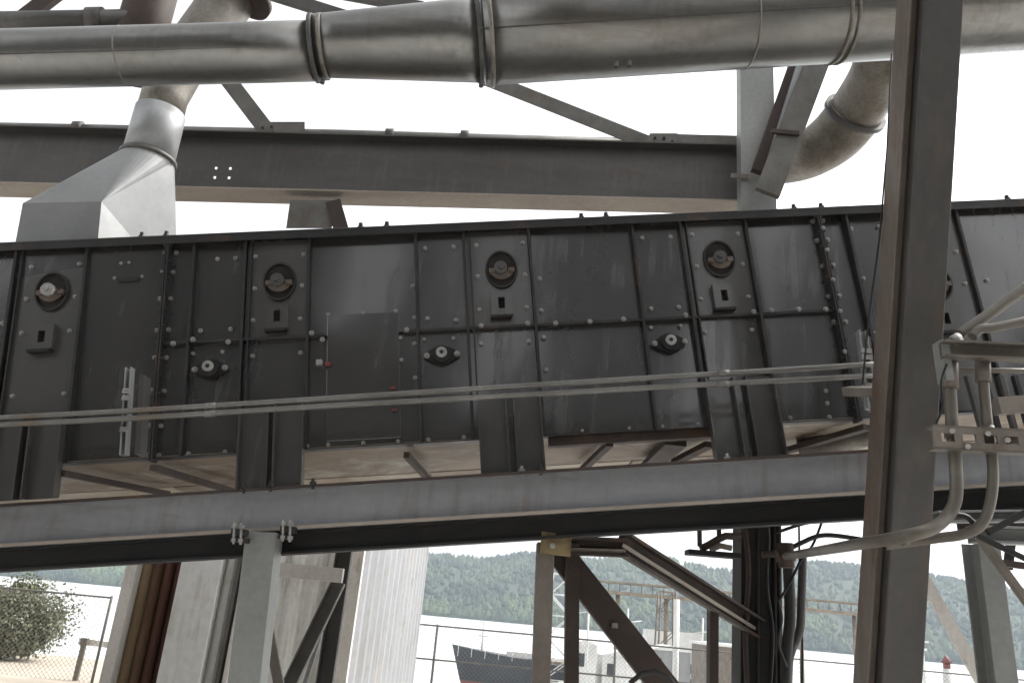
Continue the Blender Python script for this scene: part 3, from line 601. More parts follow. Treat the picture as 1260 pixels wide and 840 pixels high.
# web with four real bolt holes
def lu(px, py): q = W(px, py, YU)-ta; return q.dot(dd), q.dot(uu)
hol = [(266, 207), (284, 207.5), (264.5, 218.5), (281.5, 219)]
def webbox(mb, x0, x1, z0, z1): return mb.box(ta+dd*((x0+x1)/2)+uu*((z0+z1)/2), dd*((x1-x0)/2), YV*.005, uu*((z1-z0)/2))
m = MB(); hs_ = .011; (ax_, az), (bx_, bz) = lu(*hol[0]), lu(*hol[1]); cz = lu(*hol[2])[1]; cx_ = lu(*hol[2])[0]
x1_, x2_ = (ax_+cx_)/2, (bx_+lu(*hol[3])[0])/2; z1_, z2_ = az, cz
webbox(m, 0, x1_-hs_, -hU, 0); webbox(m, x1_+hs_, x2_-hs_, -hU, 0); webbox(m, x2_+hs_, LU, -hU, 0)
for xc in (x1_, x2_):
    webbox(m, xc-hs_, xc+hs_, z1_+hs_*1.3, 0); webbox(m, xc-hs_, xc+hs_, z2_+hs_*1.3, z1_-hs_*1.3); webbox(m, xc-hs_, xc+hs_, -hU, z2_-hs_*1.3)
obj('web', m, 'upper', ub_)
m = MB(); m.box((ta+tb)/2+uu*.006, (tb-ta)/2, YV*.10, uu*.006); obj('top_flange', m, 'upper', ub_)
m = MB(); m.box((ta+tb)/2-uu*(hU+.008)+YV*.0, (tb-ta)/2, YV*.12, uu*.007); obj('bottom_flange', m, 'palet', ub_, label='pale brown bottom flange')
pp = thing('service_pipe', W(0, 157, YU), 'thin pale pipe with couplings lying along top of the upper beam', 'pipe')
m = MB(); m.tube([W(-60, 156, YU+.05), W(420, 166, YU+.05), W(800, 177, YU+.05)], pw(300, 160, YU, 6.5), 14); obj('tube', m, 'cond', pp)
for x in (97, 480, 572):
    m = MB(); y = 156+(x+60)*.0236; m.tube([W(x-5, y-.5, YU+.04), W(x+5, y-.5, YU+.04)], pw(300, 160, YU, 10), 14); obj('coupling', m, 'upper', pp)
def strutbar(x0, y0, x1, y1, Y0, Y1, wpx, mt, label, prof='L', cat='brace', name='brace'):
    A = W(x0, y0, Y0); B = W(x1, y1, Y1); wd = pw((x0+x1)/2, (y0+y1)/2, (Y0+Y1)/2, wpx); m = MB()
    if prof == 'L': m.ext(A, B, [(-.004, -wd/2), (.004, -wd/2), (.004, wd/2-.01), (.06, wd/2-.01), (.06, wd/2), (-.004, wd/2)])
    elif prof == 'C': m.ext(A, B, Cc(wd, .07, .01))
    elif prof == 'Cb': m.ext(A, B, Cc(wd, .07, .01, -1))
    elif prof == 'I': m.ext(A, B, I(wd, .1, .012, .01))
    elif prof == 'Iy': m.ext(A, B, [(b, a) for a, b in I(.12, wd, .012, .01)])
    else: m.ext(A, B, RC(prof, wd))
    return obj(name, m, mt, None, label, cat, bev=.002)
strutbar(268, 82, 330, 163, 6.0, 6.0, 20, 'angle', 'diagonal angle brace left, meeting the upper beam near its gusset plate')
strutbar(585, 92, 808, 180, 6.0, 6.0, 20, 'angle', 'long shallow diagonal angle brace running down to the upper beam')
g1 = thing('gusset_plate', W(345, 165, 5.97), 'small bolted gusset plate on top of the beam below the left diagonal brace', 'gusset plate', 'gusset plates on the upper beam')
m = MB(); m.v += [W(x, y, 5.975) for x, y in ((312, 167), (320, 150), (375, 150), (375, 168))]+[W(x, y, 5.99) for x, y in ((312, 167), (320, 150), (375, 150), (375, 168))]
for f in ((0, 1, 2, 3), (4, 5, 6, 7), (0, 1, 5, 4), (1, 2, 6, 5), (2, 3, 7, 6), (3, 0, 4, 7)): m.f.append(f); m.sm.append(False)
obj('plate', m, 'angle', g1)
for (x, y) in ((323, 157), (334, 156), (325, 164), (336, 163)):
    m = MB(); m.ext(W(x, y, 5.974), W(x, y, 5.955), CI(.013, 6), (1, 0, 0)); obj('gusset_bolt', m, 'brown', g1)
g2 = thing('gusset_plate', W(812, 178, 5.97), 'bolted gusset plate where the long shallow brace meets the beam', 'gusset plate', 'gusset plates on the upper beam')
m = MB(); pts = ((790, 182), (800, 164), (834, 164), (834, 183)); m.v += [W(x, y, 5.975) for x, y in pts]+[W(x, y, 5.99) for x, y in pts]
for f in ((0, 1, 2, 3), (4, 5, 6, 7), (0, 1, 5, 4), (1, 2, 6, 5), (2, 3, 7, 6), (3, 0, 4, 7)): m.f.append(f); m.sm.append(False)
obj('plate', m, 'angle', g2)
for (x, y) in ((806, 170), (817, 170), (804, 178), (815, 178), (827, 174)):
    m = MB(); m.ext(W(x, y, 5.974), W(x, y, 5.955), CI(.013, 6), (1, 0, 0)); obj('gusset_bolt', m, 'brown', g2)
strutbar(834, 173, 912, 175, 6.0, 6.0, 18, 'angle', 'short level angle bar between gusset plate and grey post above the beam', 'L', 'angle bar', 'angle_bar')
hb2 = thing('hanger_bracket', W(388, 250, 5.9), 'dark hanger plate hung under the upper beam above the conveyor', 'bracket')
m = MB(); pts = ((357, 246), (420, 246), (408, 281), (352, 281)); m.v += [W(x, y, 5.9) for x, y in pts]+[W(x, y, 6.0) for x, y in pts]
for f in ((0, 1, 2, 3), (4, 5, 6, 7), (0, 1, 5, 4), (1, 2, 6, 5), (2, 3, 7, 6), (3, 0, 4, 7)): m.f.append(f); m.sm.append(False)
obj('plate', m, 'angle', hb2)
m = MB(); m.ext(W(410, 248, 5.9), W(425, 300, 5.9), RC(.04, pw(410, 270, 5.9, 18))); obj('arm', m, 'brown', hb2)
# post, double brace, elbow duct at upper right
YP = 5.8
pt = thing('truss_post', W(928, 330, YP), 'light grey upright channel post at the right end of the upper beam', 'post')
A = W(928, 40, YP); B = W(932, 330, YP); wd = pw(928, 180, YP, 42); m = MB(); m.ext(A, B, [(b, a) for a, b in I(wd, .13, .01, .01)] and Cc(wd, .12, .012, -1)); obj('channel', m, 'post', pt)
m = MB(); m.box(W(910, 217, YP-.08), Vector((.07, 0, 0)), YV*.008, Vector((0, 0, .02))); obj('cleat', m, 'tan', pt)
br = thing('double_brace', W(940, 238, 5.55), 'steep pair of steel bars, one pale and one brown, leaning right beside the grey post', 'brace')
def bar(mb, x0, y0, x1, y1, Y0, Y1, wpx, dpt):
    A = W(x0, y0, Y0); B = W(x1, y1, Y1); wd = pw((x0+x1)/2, (y0+y1)/2, (Y0+Y1)/2, wpx); return mb.ext(A, B, RC(dpt, wd))
obj('dark_bar', bar(MB(), 985, 60, 932, 212, 5.62, 5.62, 15, .06), 'brown', br)
obj('pale_bar', bar(MB(), 992, 60, 941, 228, 5.56, 5.56, 12, .05), 'galvl', br, label='pale grey bar')
obj('brown_bar', bar(MB(), 1012, 60, 944, 238, 5.5, 5.5, 29, .05), 'angle', br, label='brown-grey broad bar')
m = MB(); p = W(966, 163, 5.46); m.box(p, Vector((.11, 0, .0)), YV*.012, Vector((0, 0, .018))); obj('splice_plate', m, 'brown', br)
el = thing('elbow_duct', W(960, 205, 6.3), 'mottled round elbow duct curving down left behind the double brace', 'duct')
ctr = [(1100, 30, 34), (1078, 95, 34), (1052, 140, 34), (1030, 166, 33), (1003, 186, 30), (975, 199, 26), (940, 206, 22), (905, 208, 20)]
def crsp(pts, n=6):
    out = []
    for i in range(len(pts)-1):
        p0 = pts[max(i-1, 0)]; p1 = pts[i]; p2 = pts[i+1]; p3 = pts[min(i+2, len(pts)-1)]
        for k in range(n):
            t = k/n; out.append(tuple(.5*((2*b)+(-a+c)*t+(2*a-5*b+4*c-d)*t*t+(-a+3*b-3*c+d)*t**3) for a, b, c, d in zip(p0, p1, p2, p3)))
    out.append(tuple(pts[-1])); return out
up_ = crsp(ctr[:4]); lo_ = crsp(ctr[2:])
q = crsp(ctr[:3]); YE_ = lambda b: 4.9+max(0, b-30)*.0072
m = MB(); m.tube([W(a, b, YE_(b)) for a, b, c in q], [pw(a, b, YE_(b), c*.97) for a, b, c in q], 28); obj('upper_section', m, 'galvd', el)
q = crsp([ctr[2]]+ctr[3:]); m = MB(); m.tube([W(a, b, YE_(b)+max(0, 1000-a)*.004) for a, b, c in q], [pw(a, b, YE_(b), c*1.0) for a, b, c in q], 28); obj('lower_section', m, 'galvd', el)
A = W(1053.5, 137, YE_(137)); B = W(1050.5, 142, YE_(142)); m = MB(); m.tube([A, B], pw(1052, 140, YE_(140), 38.5), 32); obj('joint_band', m, 'upper', el)

# ------------------------------------------------------------------ corrugated shed behind, bottom left
YS = 8.0
corner = W(433, 760, YS); Xc = corner.x; ZT = EYE.z+2.3
sh = thing('corrugated_shed', (Xc-2.6, YS+1, 0), 'tall shed clad in white and grey corrugated sheet behind the grey post', 'shed')
def corr(mb, x0, y0, x1, y1, z0, z1, pitch=.12, dep=.022, nrm=(0, -1)):
    L_ = math.hypot(x1-x0, y1-y0); n = int(L_/pitch*4); pts = []
    for i in range(n+1):
        t = i/n; k = (0, 1, 1, 0)[i % 4]*dep; pts.append((x0+(x1-x0)*t+nrm[0]*k, y0+(y1-y0)*t+nrm[1]*k))
    for a, b in zip(pts[:-1], pts[1:]): mb.quad((a[0], a[1], z0), (b[0], b[1], z0), (b[0], b[1], z1), (a[0], a[1], z1))
    return mb
def Xat(px, py, Y=YS): return W(px, py, Y).x
xo0, xo1 = Xat(172, 760), Xat(212, 760); xw1 = Xat(262, 760)
sideY = YS; 
lo, hi = YS, YS+12
for _ in range(40):
    mid_ = (lo+hi)/2; v_ = Vector((Xc, mid_, 1.0))-EYE; xpx = 630+F*v_.dot(cr)/v_.dot(fwd)
    if xpx < 510: lo = mid_
    else: hi = mid_
print('shed depth', mid_-YS, 'corner x', Xc)
obj('side_wall', corr(MB(), Xc, YS+.05, Xc, mid_, 0, ZT, .55, .06, (1, 0)), 'wall', sh, label='bright white corrugated side wall')
obj('front_wall', corr(MB(), xw1, YS+.04, Xc-.2, YS+.04, 0, ZT, .20, .045), 'wallg', sh, label='grey corrugated front wall')
m = MB(); m.cube(Xc-.24, Xc-.06, YS-.06, YS+.03, 0, ZT); m.cube(Xc-.07, Xc+.035, YS-.05, YS+.045, 0, ZT); obj('corner_post', m, 'trim', sh, label='pale corner post')
m = MB(); m.cube(xo1+.01, xw1+.02, YS-.10, YS+.02, 0, ZT); obj('door_panel', m, 'wallp', sh, label='plain white sliding panel', bev=.008)
xj = Xat(143, 760); m = MB(); m.cube(xj+.0, xj+.10, YS-.05, YS+.09, 0, ZT); obj('door_jamb', m, 'trim', sh, label='pale weathered jamb left of the dark opening')
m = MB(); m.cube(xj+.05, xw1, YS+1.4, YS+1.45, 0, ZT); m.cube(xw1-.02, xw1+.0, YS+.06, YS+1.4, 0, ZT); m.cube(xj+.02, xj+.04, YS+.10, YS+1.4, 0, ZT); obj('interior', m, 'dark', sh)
m = MB(); m.cube(xj-.06, Xc+.0, YS-.06, mid_, ZT+.002, ZT+.08); obj('roof', m, 'wallg', sh)
m = MB(); m.cube(xj-.05, xj-.01, YS+.4, mid_, 0, ZT); m.cube(xj, Xc-.05, mid_-.04, mid_, 0, ZT); obj('back_wall', m, 'wallg', sh)
xs_ = [Xat(x, 770) for x in (283, 292)]
for i, x in enumerate(xs_):
    m = MB(); m.cube(x-.018, x+.018, YS-.09, YS-.0, 0, ZT); obj('downpipe' if i else 'batten', m, 'trim' if i else 'angle', sh)
# rusty pipes leaning in the opening
for i, (pxx, r_, mt, lb, z1) in enumerate(((168, .05, 'boards', 'dark brown pipe standing leftmost in the shed opening', 3.4), (181, .055, 'rustpipe', 'tan rusty pipe with a collar standing in the shed opening', 3.0), (196, .05, 'rustred', 'dark rusty pipe second from the right in the shed opening', 3.4), (208, .035, 'rustred', 'thin red-brown pipe beside the white sliding panel', 3.4))):
    x = Xat(pxx, 760, YS+.12+.05*i); t_ = thing('rusty_pipe', (x, YS+.12+.05*i, 0), lb, 'pipe', 'rusty pipes in the shed opening')
    m = MB(); m.tube([(x, YS+.12+.05*i, 0), (x+.0, YS+.12+.05*i, z1)], r_, 14); obj('tube', m, mt, t_)
    if i == 1: m = MB(); m.tube([(x, YS+.17, 2.2), (x, YS+.17, 3.0)], r_*1.35, 14); obj('collar', m, 'yellow', t_)
# steelwork between post and shed
strutbar(338, 700, 422, 708, 5.6, 5.6, 17, 'trim', 'pale horizontal steel bar right of the grey post below the beam', .06, 'steel bar', 'steel_bar')
strutbar(417, 715, 352, 850, 5.7, 5.7, 17, 'angle', 'dark diagonal angle brace behind the pale horizontal bar', 'C')
strutbar(408, 735, 372, 850, 5.9, 5.9, 5, 'galvl', 'thin pale diagonal rod beside the dark angle brace', .02, 'rod', 'tie_rod')
strutbar(424, 676, 398, 850, 6.2, 6.2, 20, 'upper', 'dark upright steel post standing before the grey shed wall', 'C', 'post', 'steel_post')
strutbar(326, 750, 345, 850, 5.0, 5.0, 12, 'tan', 'short brown diagonal brace right of the grey post foot', .03)

# ------------------------------------------------------------------ posts and truss under the beam
def uprt(xt, yt, xb, yb, Y, wpx, mt, label, prof='I', dep=.12, name='steel_post'):
    A = W(xb, yb, Y); B = W(xt, yt, Y); A = A+(A-B)*(A.z/max(.01, (B.z-A.z))) if B.z > A.z+.01 else A
    A.z = max(A.z, 0) if A.z > -.2 else 0
    wd = pw(xt, yt, Y, wpx); m = MB()
    p = {'I': [(-dep/2, -wd/2), (-dep/2+.01, -wd/2), (-dep/2+.01, -.005), (dep/2-.01, -.005), (dep/2-.01, -wd/2), (dep/2, -wd/2), (dep/2, wd/2), (dep/2-.01, wd/2), (dep/2-.01, .005), (-dep/2+.01, .005), (-dep/2+.01, wd/2), (-dep/2, wd/2)],
         'B': RC(dep, wd)}[prof]
    m.ext(A, B, p); return obj(name, m, mt, None, label, 'post', bev=.003)
gp = W(325, 654, 3.90); hp_ = .0
uprt(326, 656, 305, 840, 3.93, 37, 'post', 'grey galvanised box post holding up the beam in front of the shed', 'B', .14)
uprt(671, 668, 665, 840, 4.0, 21, 'tan', 'tan steel post under the beam left of the brown truss', 'B', .10)
tr = thing('brown_truss', W(704, 900, 4.25), 'dark brown welded truss frame of upright, long diagonal and bent top bar under the beam', 'truss')
def tb_(name, x0, y0, x1, y1, Y, wpx, mt='brown', dep=.08, pr=None):
    A = W(x0, y0, Y); B = W(x1, y1, Y); wd = pw((x0+x1)/2, (y0+y1)/2, Y, wpx); m = MB(); m.ext(A, B, pr(wd) if pr else RC(dep, wd)); return obj(name, m, mt, tr, bev=.002)
CH = lambda wd: Cc(wd, .08, .016)
tb_('upright', 704, 668, 702, 1000, 4.28, 17)
tb_('long_diagonal', 676, 664, 880, 925, 4.36, 33)
tb_('top_bar', 700, 671, 772, 674, 4.25, 22, 'brown', .08, CH)
tb_('top_bar_lining', 702, 676, 770, 678, 4.235, 5, 'palet', .006)
def tb2(name, Y0, Y1, wpx, mt, pr, y0=668, y1=774):
    A = W(766, y0, Y0); B = W(936, y1, Y1); wd = pw(850, 720, 4.7, wpx); m = MB(); m.ext(A, B, pr(wd)); return obj(name, m, mt, tr, bev=.002)
tb2('slanted_bar', 4.25, 5.26, 26, 'brown', CH); tb2('slanted_bar_lining', 4.235, 5.245, 4.5, 'palet', lambda w_: RC(.006, w_), 670, 777)
tb_('short_upright', 877, 748, 876, 1000, 4.95, 11)
m = MB(); p = W(684, 669, 3.93); m.box(p, Vector((.072, 0, -.002)), YV*.012, Vector((0, 0, .05))); gy = obj('yellow_gusset', m, 'yellow', tr, label='stained yellow-brown gusset plate')
m = MB(); m.ext(W(680, 671, 3.918), W(680, 671, 3.88), CI(.014, 6), (1, 0, 0)); obj('gusset_bolt', m, 'bolt', gy)
m = MB(); m.box(W(756, 769, 4.30), Vector((.014, 0, 0)), YV*.02, Vector((0, 0, .012))); obj('cleat', m, 'bolt', tr)
pts = [W(x, y, 4.15) for x, y in ((775, 840), (790, 828), (806, 825), (822, 832), (832, 845))]; m = MB(); m.tube(pts, .012, 8); obj('cable_loop', m, 'rib', None, 'dark cable loop over the foot of the long diagonal', 'cable')
# black column with pipes
bc = thing('black_column', (W(931, 760, 5.3).x, 5.3, 0), 'black stained I-section column under the beam behind the truss', 'column')
A = W(931, 840, 5.3); B = W(931, 630, 5.3); A = A+(A-B)*(A.z/(B.z-A.z)); wd = pw(931, 740, 5.3, 50)
m = MB(); m.ext(A, B+(B-A)*.02, I(wd, .2, .02, .015)) if False else m.ext(A, B, RC(.2, wd)); obj('shaft', m, 'black', bc, bev=.006)
for s in (-.36, -.1, .3, .43):
    off = Vector((wd*s, -.105, 0)); m = MB(); m.tube([A+off, B+off], wd*(.035 if s != .3 else .06), 8); obj('riser', m, 'brown' if s in (-.1, .43) else 'black', bc)
vb2 = thing('valve_bracket', W(895, 680, 5.1), 'dark bracket with small pipe fittings sticking out left of the black column', 'bracket')
obj('shelf', bar(MB(), 845, 679, 908, 684, 5.1, 5.1, 6, .12), 'black', vb2)
obj('hanger', bar(MB(), 860.5, 645, 861, 672, 5.1, 5.1, 5, .02), 'brown', vb2); obj('hanger', bar(MB(), 884, 640, 885, 662, 5.1, 5.1, 5, .02), 'brown', vb2)
m = MB(); m.tube([W(x, y, 5.08) for x, y in ((862, 675), (872, 670), (884, 663), (893, 659), (912, 660))], .022, 10); obj('fitting', m, 'brown', vb2)
m = MB(); m.tube([W(x, y, 5.05) for x, y in ((874, 676), (886, 671), (900, 674))], .018, 10); obj('fitting', m, 'tan', vb2)
def wire(pts, r, Y, mt, label, name='cable', cat='cable', group=None, sp=True):
    q = crsp([tuple(p) for p in pts]) if sp else pts
    m = MB(); m.tube([W(p[0], p[1], Y if len(p) < 3 else p[2]) for p in q], r, 8); return obj(name, m, mt, None, label, cat, group)
wire([(967, 676), (970, 700), (972, 760), (968, 800), (966, 850), (962, 960)], .034, 5.0, 'rib', 'dark vertical pipe right of the black column', 'riser_pipe', 'pipe')
wire([(988, 680), (986, 740), (984, 775), (974, 800), (970, 830), (968, 960)], .026, 5.05, 'upper', 'thinner kinked pipe bending left beside the riser pipe', 'riser_pipe', 'pipe')
wire([(955, 655), (985, 645), (1010, 640)], .010, 5.0, 'black', 'thin dark wire slanting up from the black column to the beam')
wire([(967, 678), (985, 668), (1015, 658), (1065, 664)], .014, 4.9, 'black', 'dark hose looping from the riser pipe towards the raked column')
wire([(983, 640), (984, 700), (987, 780), (987, 850)], .007, 5.2, 'black', 'thin vertical wire behind the kinked pipe')
wire([(1012, 640), (1000, 670), (985, 690), (970, 720), (957, 740)], .008, 4.95, 'black', 'thin wire slanting down left from the beam to the black column')
wire([(957, 735), (962, 760), (958, 790), (968, 820)], .008, 4.95, 'rib', 'wavy thin wire hugging right edge of the black column')
wire([(938, 682), (967, 680)], .02, 5.0, 'brown', 'short stub pipe between the black column and the riser', 'stub_pipe', 'pipe', None, False)

# ------------------------------------------------------------------ conduits and struts at the right edge
YE = 2.75
def cpipe(pts, r, label, extra=()):
    t_ = thing('bent_conduit', W(pts[0][0], pts[0][1], pts[0][2] if len(pts[0]) > 2 else YE), label, 'conduit', 'bent conduits at the right edge')
    q = crsp([(p[0], p[1], (p[2] if len(p) > 2 else YE)) for p in pts], 8); m = MB(); m.tube([W(*p) for p in q], r, 16); obj('tube', m, 'cond2', t_)
    for (x0, y0, x1, y1, rr_, mt) in extra:
        m = MB(); m.tube([W(x0, y0, YE), W(x1, y1, YE)], rr_, 16); obj('coupling', m, mt, t_)
    return t_
cpipe([(1168, 446), (1169, 480), (1172, 530), (1176, 575), (1176, 612), (1166, 634), (1146, 650, 2.72), (1110, 660, 2.74), (1060, 668.5, 3.0), (1010, 677, 3.7), (967, 684, 4.8)], .0215,
      'thick bent conduit dropping from the strut rail and sweeping left across the raked column', ((1168, 446, 1169, 478, .029, 'tan'), (1171, 528, 1171.4, 540, .0245, 'cond2'), (1108, 661.4, 1116, 660, .0245, 'cond2')))
cpipe([(1209, 446), (1211, 480), (1216, 530), (1222, 580), (1218, 620), (1207, 645), (1185, 657, 2.8), (1150, 662, 2.85), (1090, 670, 2.9)], .018,
      'second bent conduit right of the thick one, curving left behind it', ((1209, 446, 1210, 470, .026, 'tan'), (1215.5, 524, 1216.2, 536, .021, 'cond2')))
cpipe([(1180, 412, 2.8), (1215, 388, 2.8), (1262, 354, 2.8), (1330, 308, 2.8)], .021, 'upper diagonal conduit rising to the right edge above the strut rail')
cpipe([(1196, 414, 2.75), (1206, 405, 2.75), (1222, 403, 2.75), (1262, 395, 2.75), (1330, 380, 2.75)], .018, 'lower diagonal conduit hooking onto the strut rail at the right edge')
sf = thing('strut_rail', W(1200, 430, YE), 'galvanised strut channel rail with end plate at the right edge', 'strut channel')
A = W(1160, 430, YE-.04); B = W(1330, 437, YE-.04); wd = pw(1200, 430, YE, 21)
m = MB(); m.ext(A, B, Cc(wd, .045, .008)); obj('channel', m, 'cond2', sf)
m = MB(); m.ext(W(1157, 421, YE), W(1164, 470, YE), RC(.06, pw(1160, 440, YE, 10))); obj('end_plate', m, 'post', sf)
m = MB(); m.tube([W(1180, 415, YE-.03), W(1172, 420, YE-.03)], .02, 8); obj('nut', m, 'bolt', sf)
m = MB(); m.tube([W(1165, 455, YE+.5), W(1330, 457, YE+.5)], .012, 8); obj('rear_conduit', m, 'cond2', None, 'thin pale conduit passing behind the bent conduits at the right', 'conduit')
ss = thing('slotted_strut', W(1200, 540, YE), 'slotted strut channel clamping the two bent conduits at the right edge', 'strut channel')
A = W(1148, 537, YE-.045); B = W(1330, 546, YE-.045); dS = (B-A).normalized(); uS = Vector((-dS.z, 0, dS.x)); LS = (B-A).length; hS = pw(1200, 540, YE, 24)/2
m = MB(); m.box((A+B)/2+uS*hS*.72, dS*LS/2, YV*.004, uS*hS*.28); m.box((A+B)/2-uS*hS*.72, dS*LS/2, YV*.004, uS*hS*.28)
x = 0
while x < LS: m.box(A+dS*(x+.014), dS*.014, YV*.004, uS*hS*.45); x += .074
obj('slotted_face', m, 'tan', ss); m = MB(); m.box((A+B)/2+uS*(hS+.004)+YV*.02, dS*LS/2, YV*.024, uS*.004); m.box((A+B)/2-uS*(hS+.004)+YV*.02, dS*LS/2, YV*.024, uS*.004); obj('lip', m, 'cond2', ss)
for (x, y) in ((1191, 549), (1172, 530), (1216, 533), (1240, 541)):
    m = MB(); m.ext(W(x, y, YE-.05), W(x, y, YE-.07), CI(.010, 6), (1, 0, 0)); obj('strap_bolt', m, 'bolt', ss)
# lower right structure
YQ = 3.5
strutbar(1150, 636, 1330, 634, YQ, YQ, 14, 'post', 'grey horizontal channel under the beam right of the raked column', 'C', 'channel', 'cross_channel')
strutbar(1195, 657, 1330, 662, YQ-.1, YQ-.1, 21, 'post', 'pale horizontal channel below the cross channel at the right edge', 'C', 'channel', 'cross_channel')
uprt(1206, 668, 1229, 850, 3.7, 27, 'post', 'light grey galvanised post near the right edge', 'I', .14)
strutbar(1205, 660, 1300, 790, 3.35, 3.35, 9, 'tan', 'thin tan brace running down right from the head of the right post', .03)
strutbar(1130, 700, 1215, 850, 5.2, 5.2, 14, 'trim', 'faded pale diagonal brace seen between raked column and right post', .04)
strutbar(1195, 655, 1330, 720, 3.3, 3.3, 6, 'black', 'thin black brace at the right edge under the pale channel', .02)
strutbar(1290, 615, 1215, 655, 3.3, 3.3, 7, 'black', 'short black bar slanting up to the right edge', .02)
# grating / dark clutter behind the conduits
strutbar(1180, 640, 1330, 640, 4.6, 4.6, 30, 'brown', 'dark brown deck edge behind the cross channels at the right', 'C', 'deck edge', 'deck_edge')
# slanted galvanised chute under the casing near the raked column
m = MB(); m.tube([W(985, 556, 4.5), W(1030, 545, 4.4), W(1085, 528, 4.3), (W(1180, 505, 4.3))], .07, 18); obj('chute_pipe', m, 'galvd', None, 'pale mottled pipe under the casing beside the raked column', 'pipe')

# ------------------------------------------------------------------ chain link fences
def fence(X0, Y0, X1, Y1, h, label, step, wr, posts, rails=(1,), name='chain_link_fence'):
    t_ = thing(name, (X0, Y0, 0), label, 'fence'); A = Vector((X0, Y0, 0)); B = Vector((X1, Y1, 0)); d = (B-A); L_ = d.length; d = d.normalized(); Zv = Vector((0, 0, 1))
    for k in posts:
        p = A.lerp(B, k); m = MB(); m.tube([p, p+Zv*(h+.03)], .024, 10); obj('post', m, 'angle', t_)
    for r_ in rails: m = MB(); m.tube([A+Zv*h*r_, B+Zv*h*r_], .016, 8); obj('rail', m, 'angle', t_)
    m = MB(); x = -h
    while x < L_:
        for s in (0, 1):
            a, b = (x, 0.03), (x+h, h)
            if s: a, b = (x, h), (x+h, 0.03)
            # clip
            (ax_, az), (bx_, bz) = a, b
            if ax_ < 0: az += (bz-az)*(0-ax_)/(bx_-ax_); ax_ = 0
            if bx_ > L_: bz = az+(bz-az)*(L_-ax_)/(bx_-ax_); bx_ = L_
            if bx_-ax_ > .02:
                m.ext(A+d*ax_+Zv*az, A+d*bx_+Zv*bz, [(-wr, -wr), (wr, -wr), (0, wr)])
        x += step
    obj('wire_mesh', m, 'cond', t_)
    return t_
fa = W(140, 724, 15.0); fb = W(-60, 706, 15.4)
fence(fa.x, 15.0, fb.x-3, 15.4, 1.42, 'chain-link fence on pale dirt at far left before a bushy tree', .085, .0022, (0, .42, .85))
f2 = W(535, 764, 17); xe = W(1400, 830, 17).x; kx = lambda px: (W(px, 800, 17).x-(f2.x-2.2))/(xe-f2.x+2.2)
fence(f2.x-2.2, 17, xe, 17, 1.42, 'long chain-link fence along the river bank behind the trusses', .085, .0017, [kx(535), kx(757), kx(985), kx(1240)], (1, .56))

# ------------------------------------------------------------------ tree behind the left fence
def bush(cx, cy, z0, rx, ry, rz, n, label, sd):  # noqa
    g_ = random.Random(sd); t_ = thing('bushy_tree', (cx, cy, 0 if z0 > 0 else z0), label, 'tree')
    m = MB(); m.tube([(cx, cy, 0), (cx+.1, cy, z0+rz*.6), (cx, cy, z0+rz)], [.14, .09, .04], 8)
    for k in range(5): q = g_.uniform(0, 6.3); m.tube([(cx, cy, z0*.6+.2*k), (cx+math.cos(q)*rx*.6, cy+math.sin(q)*ry*.6, z0+rz*g_.uniform(.4, 1.2))], [.05, .015], 6)
    obj('trunk', m, 'bark', t_); m = MB(); cl = []
    for k in range(55):
        a = g_.uniform(0, 6.3); b = g_.uniform(-1, 1); r_ = g_.random()**.4; c_ = math.sqrt(1-b*b)
        cl.append((Vector((cx+math.cos(a)*c_*rx*r_, cy+math.sin(a)*c_*ry*r_, z0+rz+b*rz*r_)), g_.uniform(.10, .42)*rx))
    for k in range(n):
        c_, s_ = g_.choice(cl); p = c_+Vector((g_.gauss(0, s_*.5), g_.gauss(0, s_*.5), g_.gauss(0, s_*.45))); e = Vector((g_.gauss(0, 1), g_.gauss(0, 1), g_.gauss(0, 1))).normalized()*g_.uniform(.02, .04); f = e.cross(Vector((g_.gauss(0, 1), g_.gauss(0, 1), g_.gauss(0, 1)))).normalized()*g_.uniform(.02, .035)
        if p.z > .05: m.quad(p-e, p+f, p+e, p-f)
    obj('crown', m, 'leaf', t_); return t_
tc_ = W(38, 745, 18.0)
bush(tc_.x-.45, 18.0, .12, 1.08, .7, .68, 26000, 'olive green bushy tree behind the far left fence', 4)
wl = thing('guard_rail', W(110, 790, 16), 'low pale barrier rail beside the left fence post', 'barrier')
m = MB(); m.ext(W(98, 788, 15.6), W(150, 795, 15.6), RC(.08, .1)); obj('rail', m, 'trim', wl)
m = MB(); p = W(104, 789, 15.5); m.box(p, Vector((.06, 0, 0)), YV*.04, Vector((0, 0, .06))); m.cube(p.x-.04, p.x+.04, 15.47, 15.53, 0, p.z); obj('end_block', m, 'tan', wl)

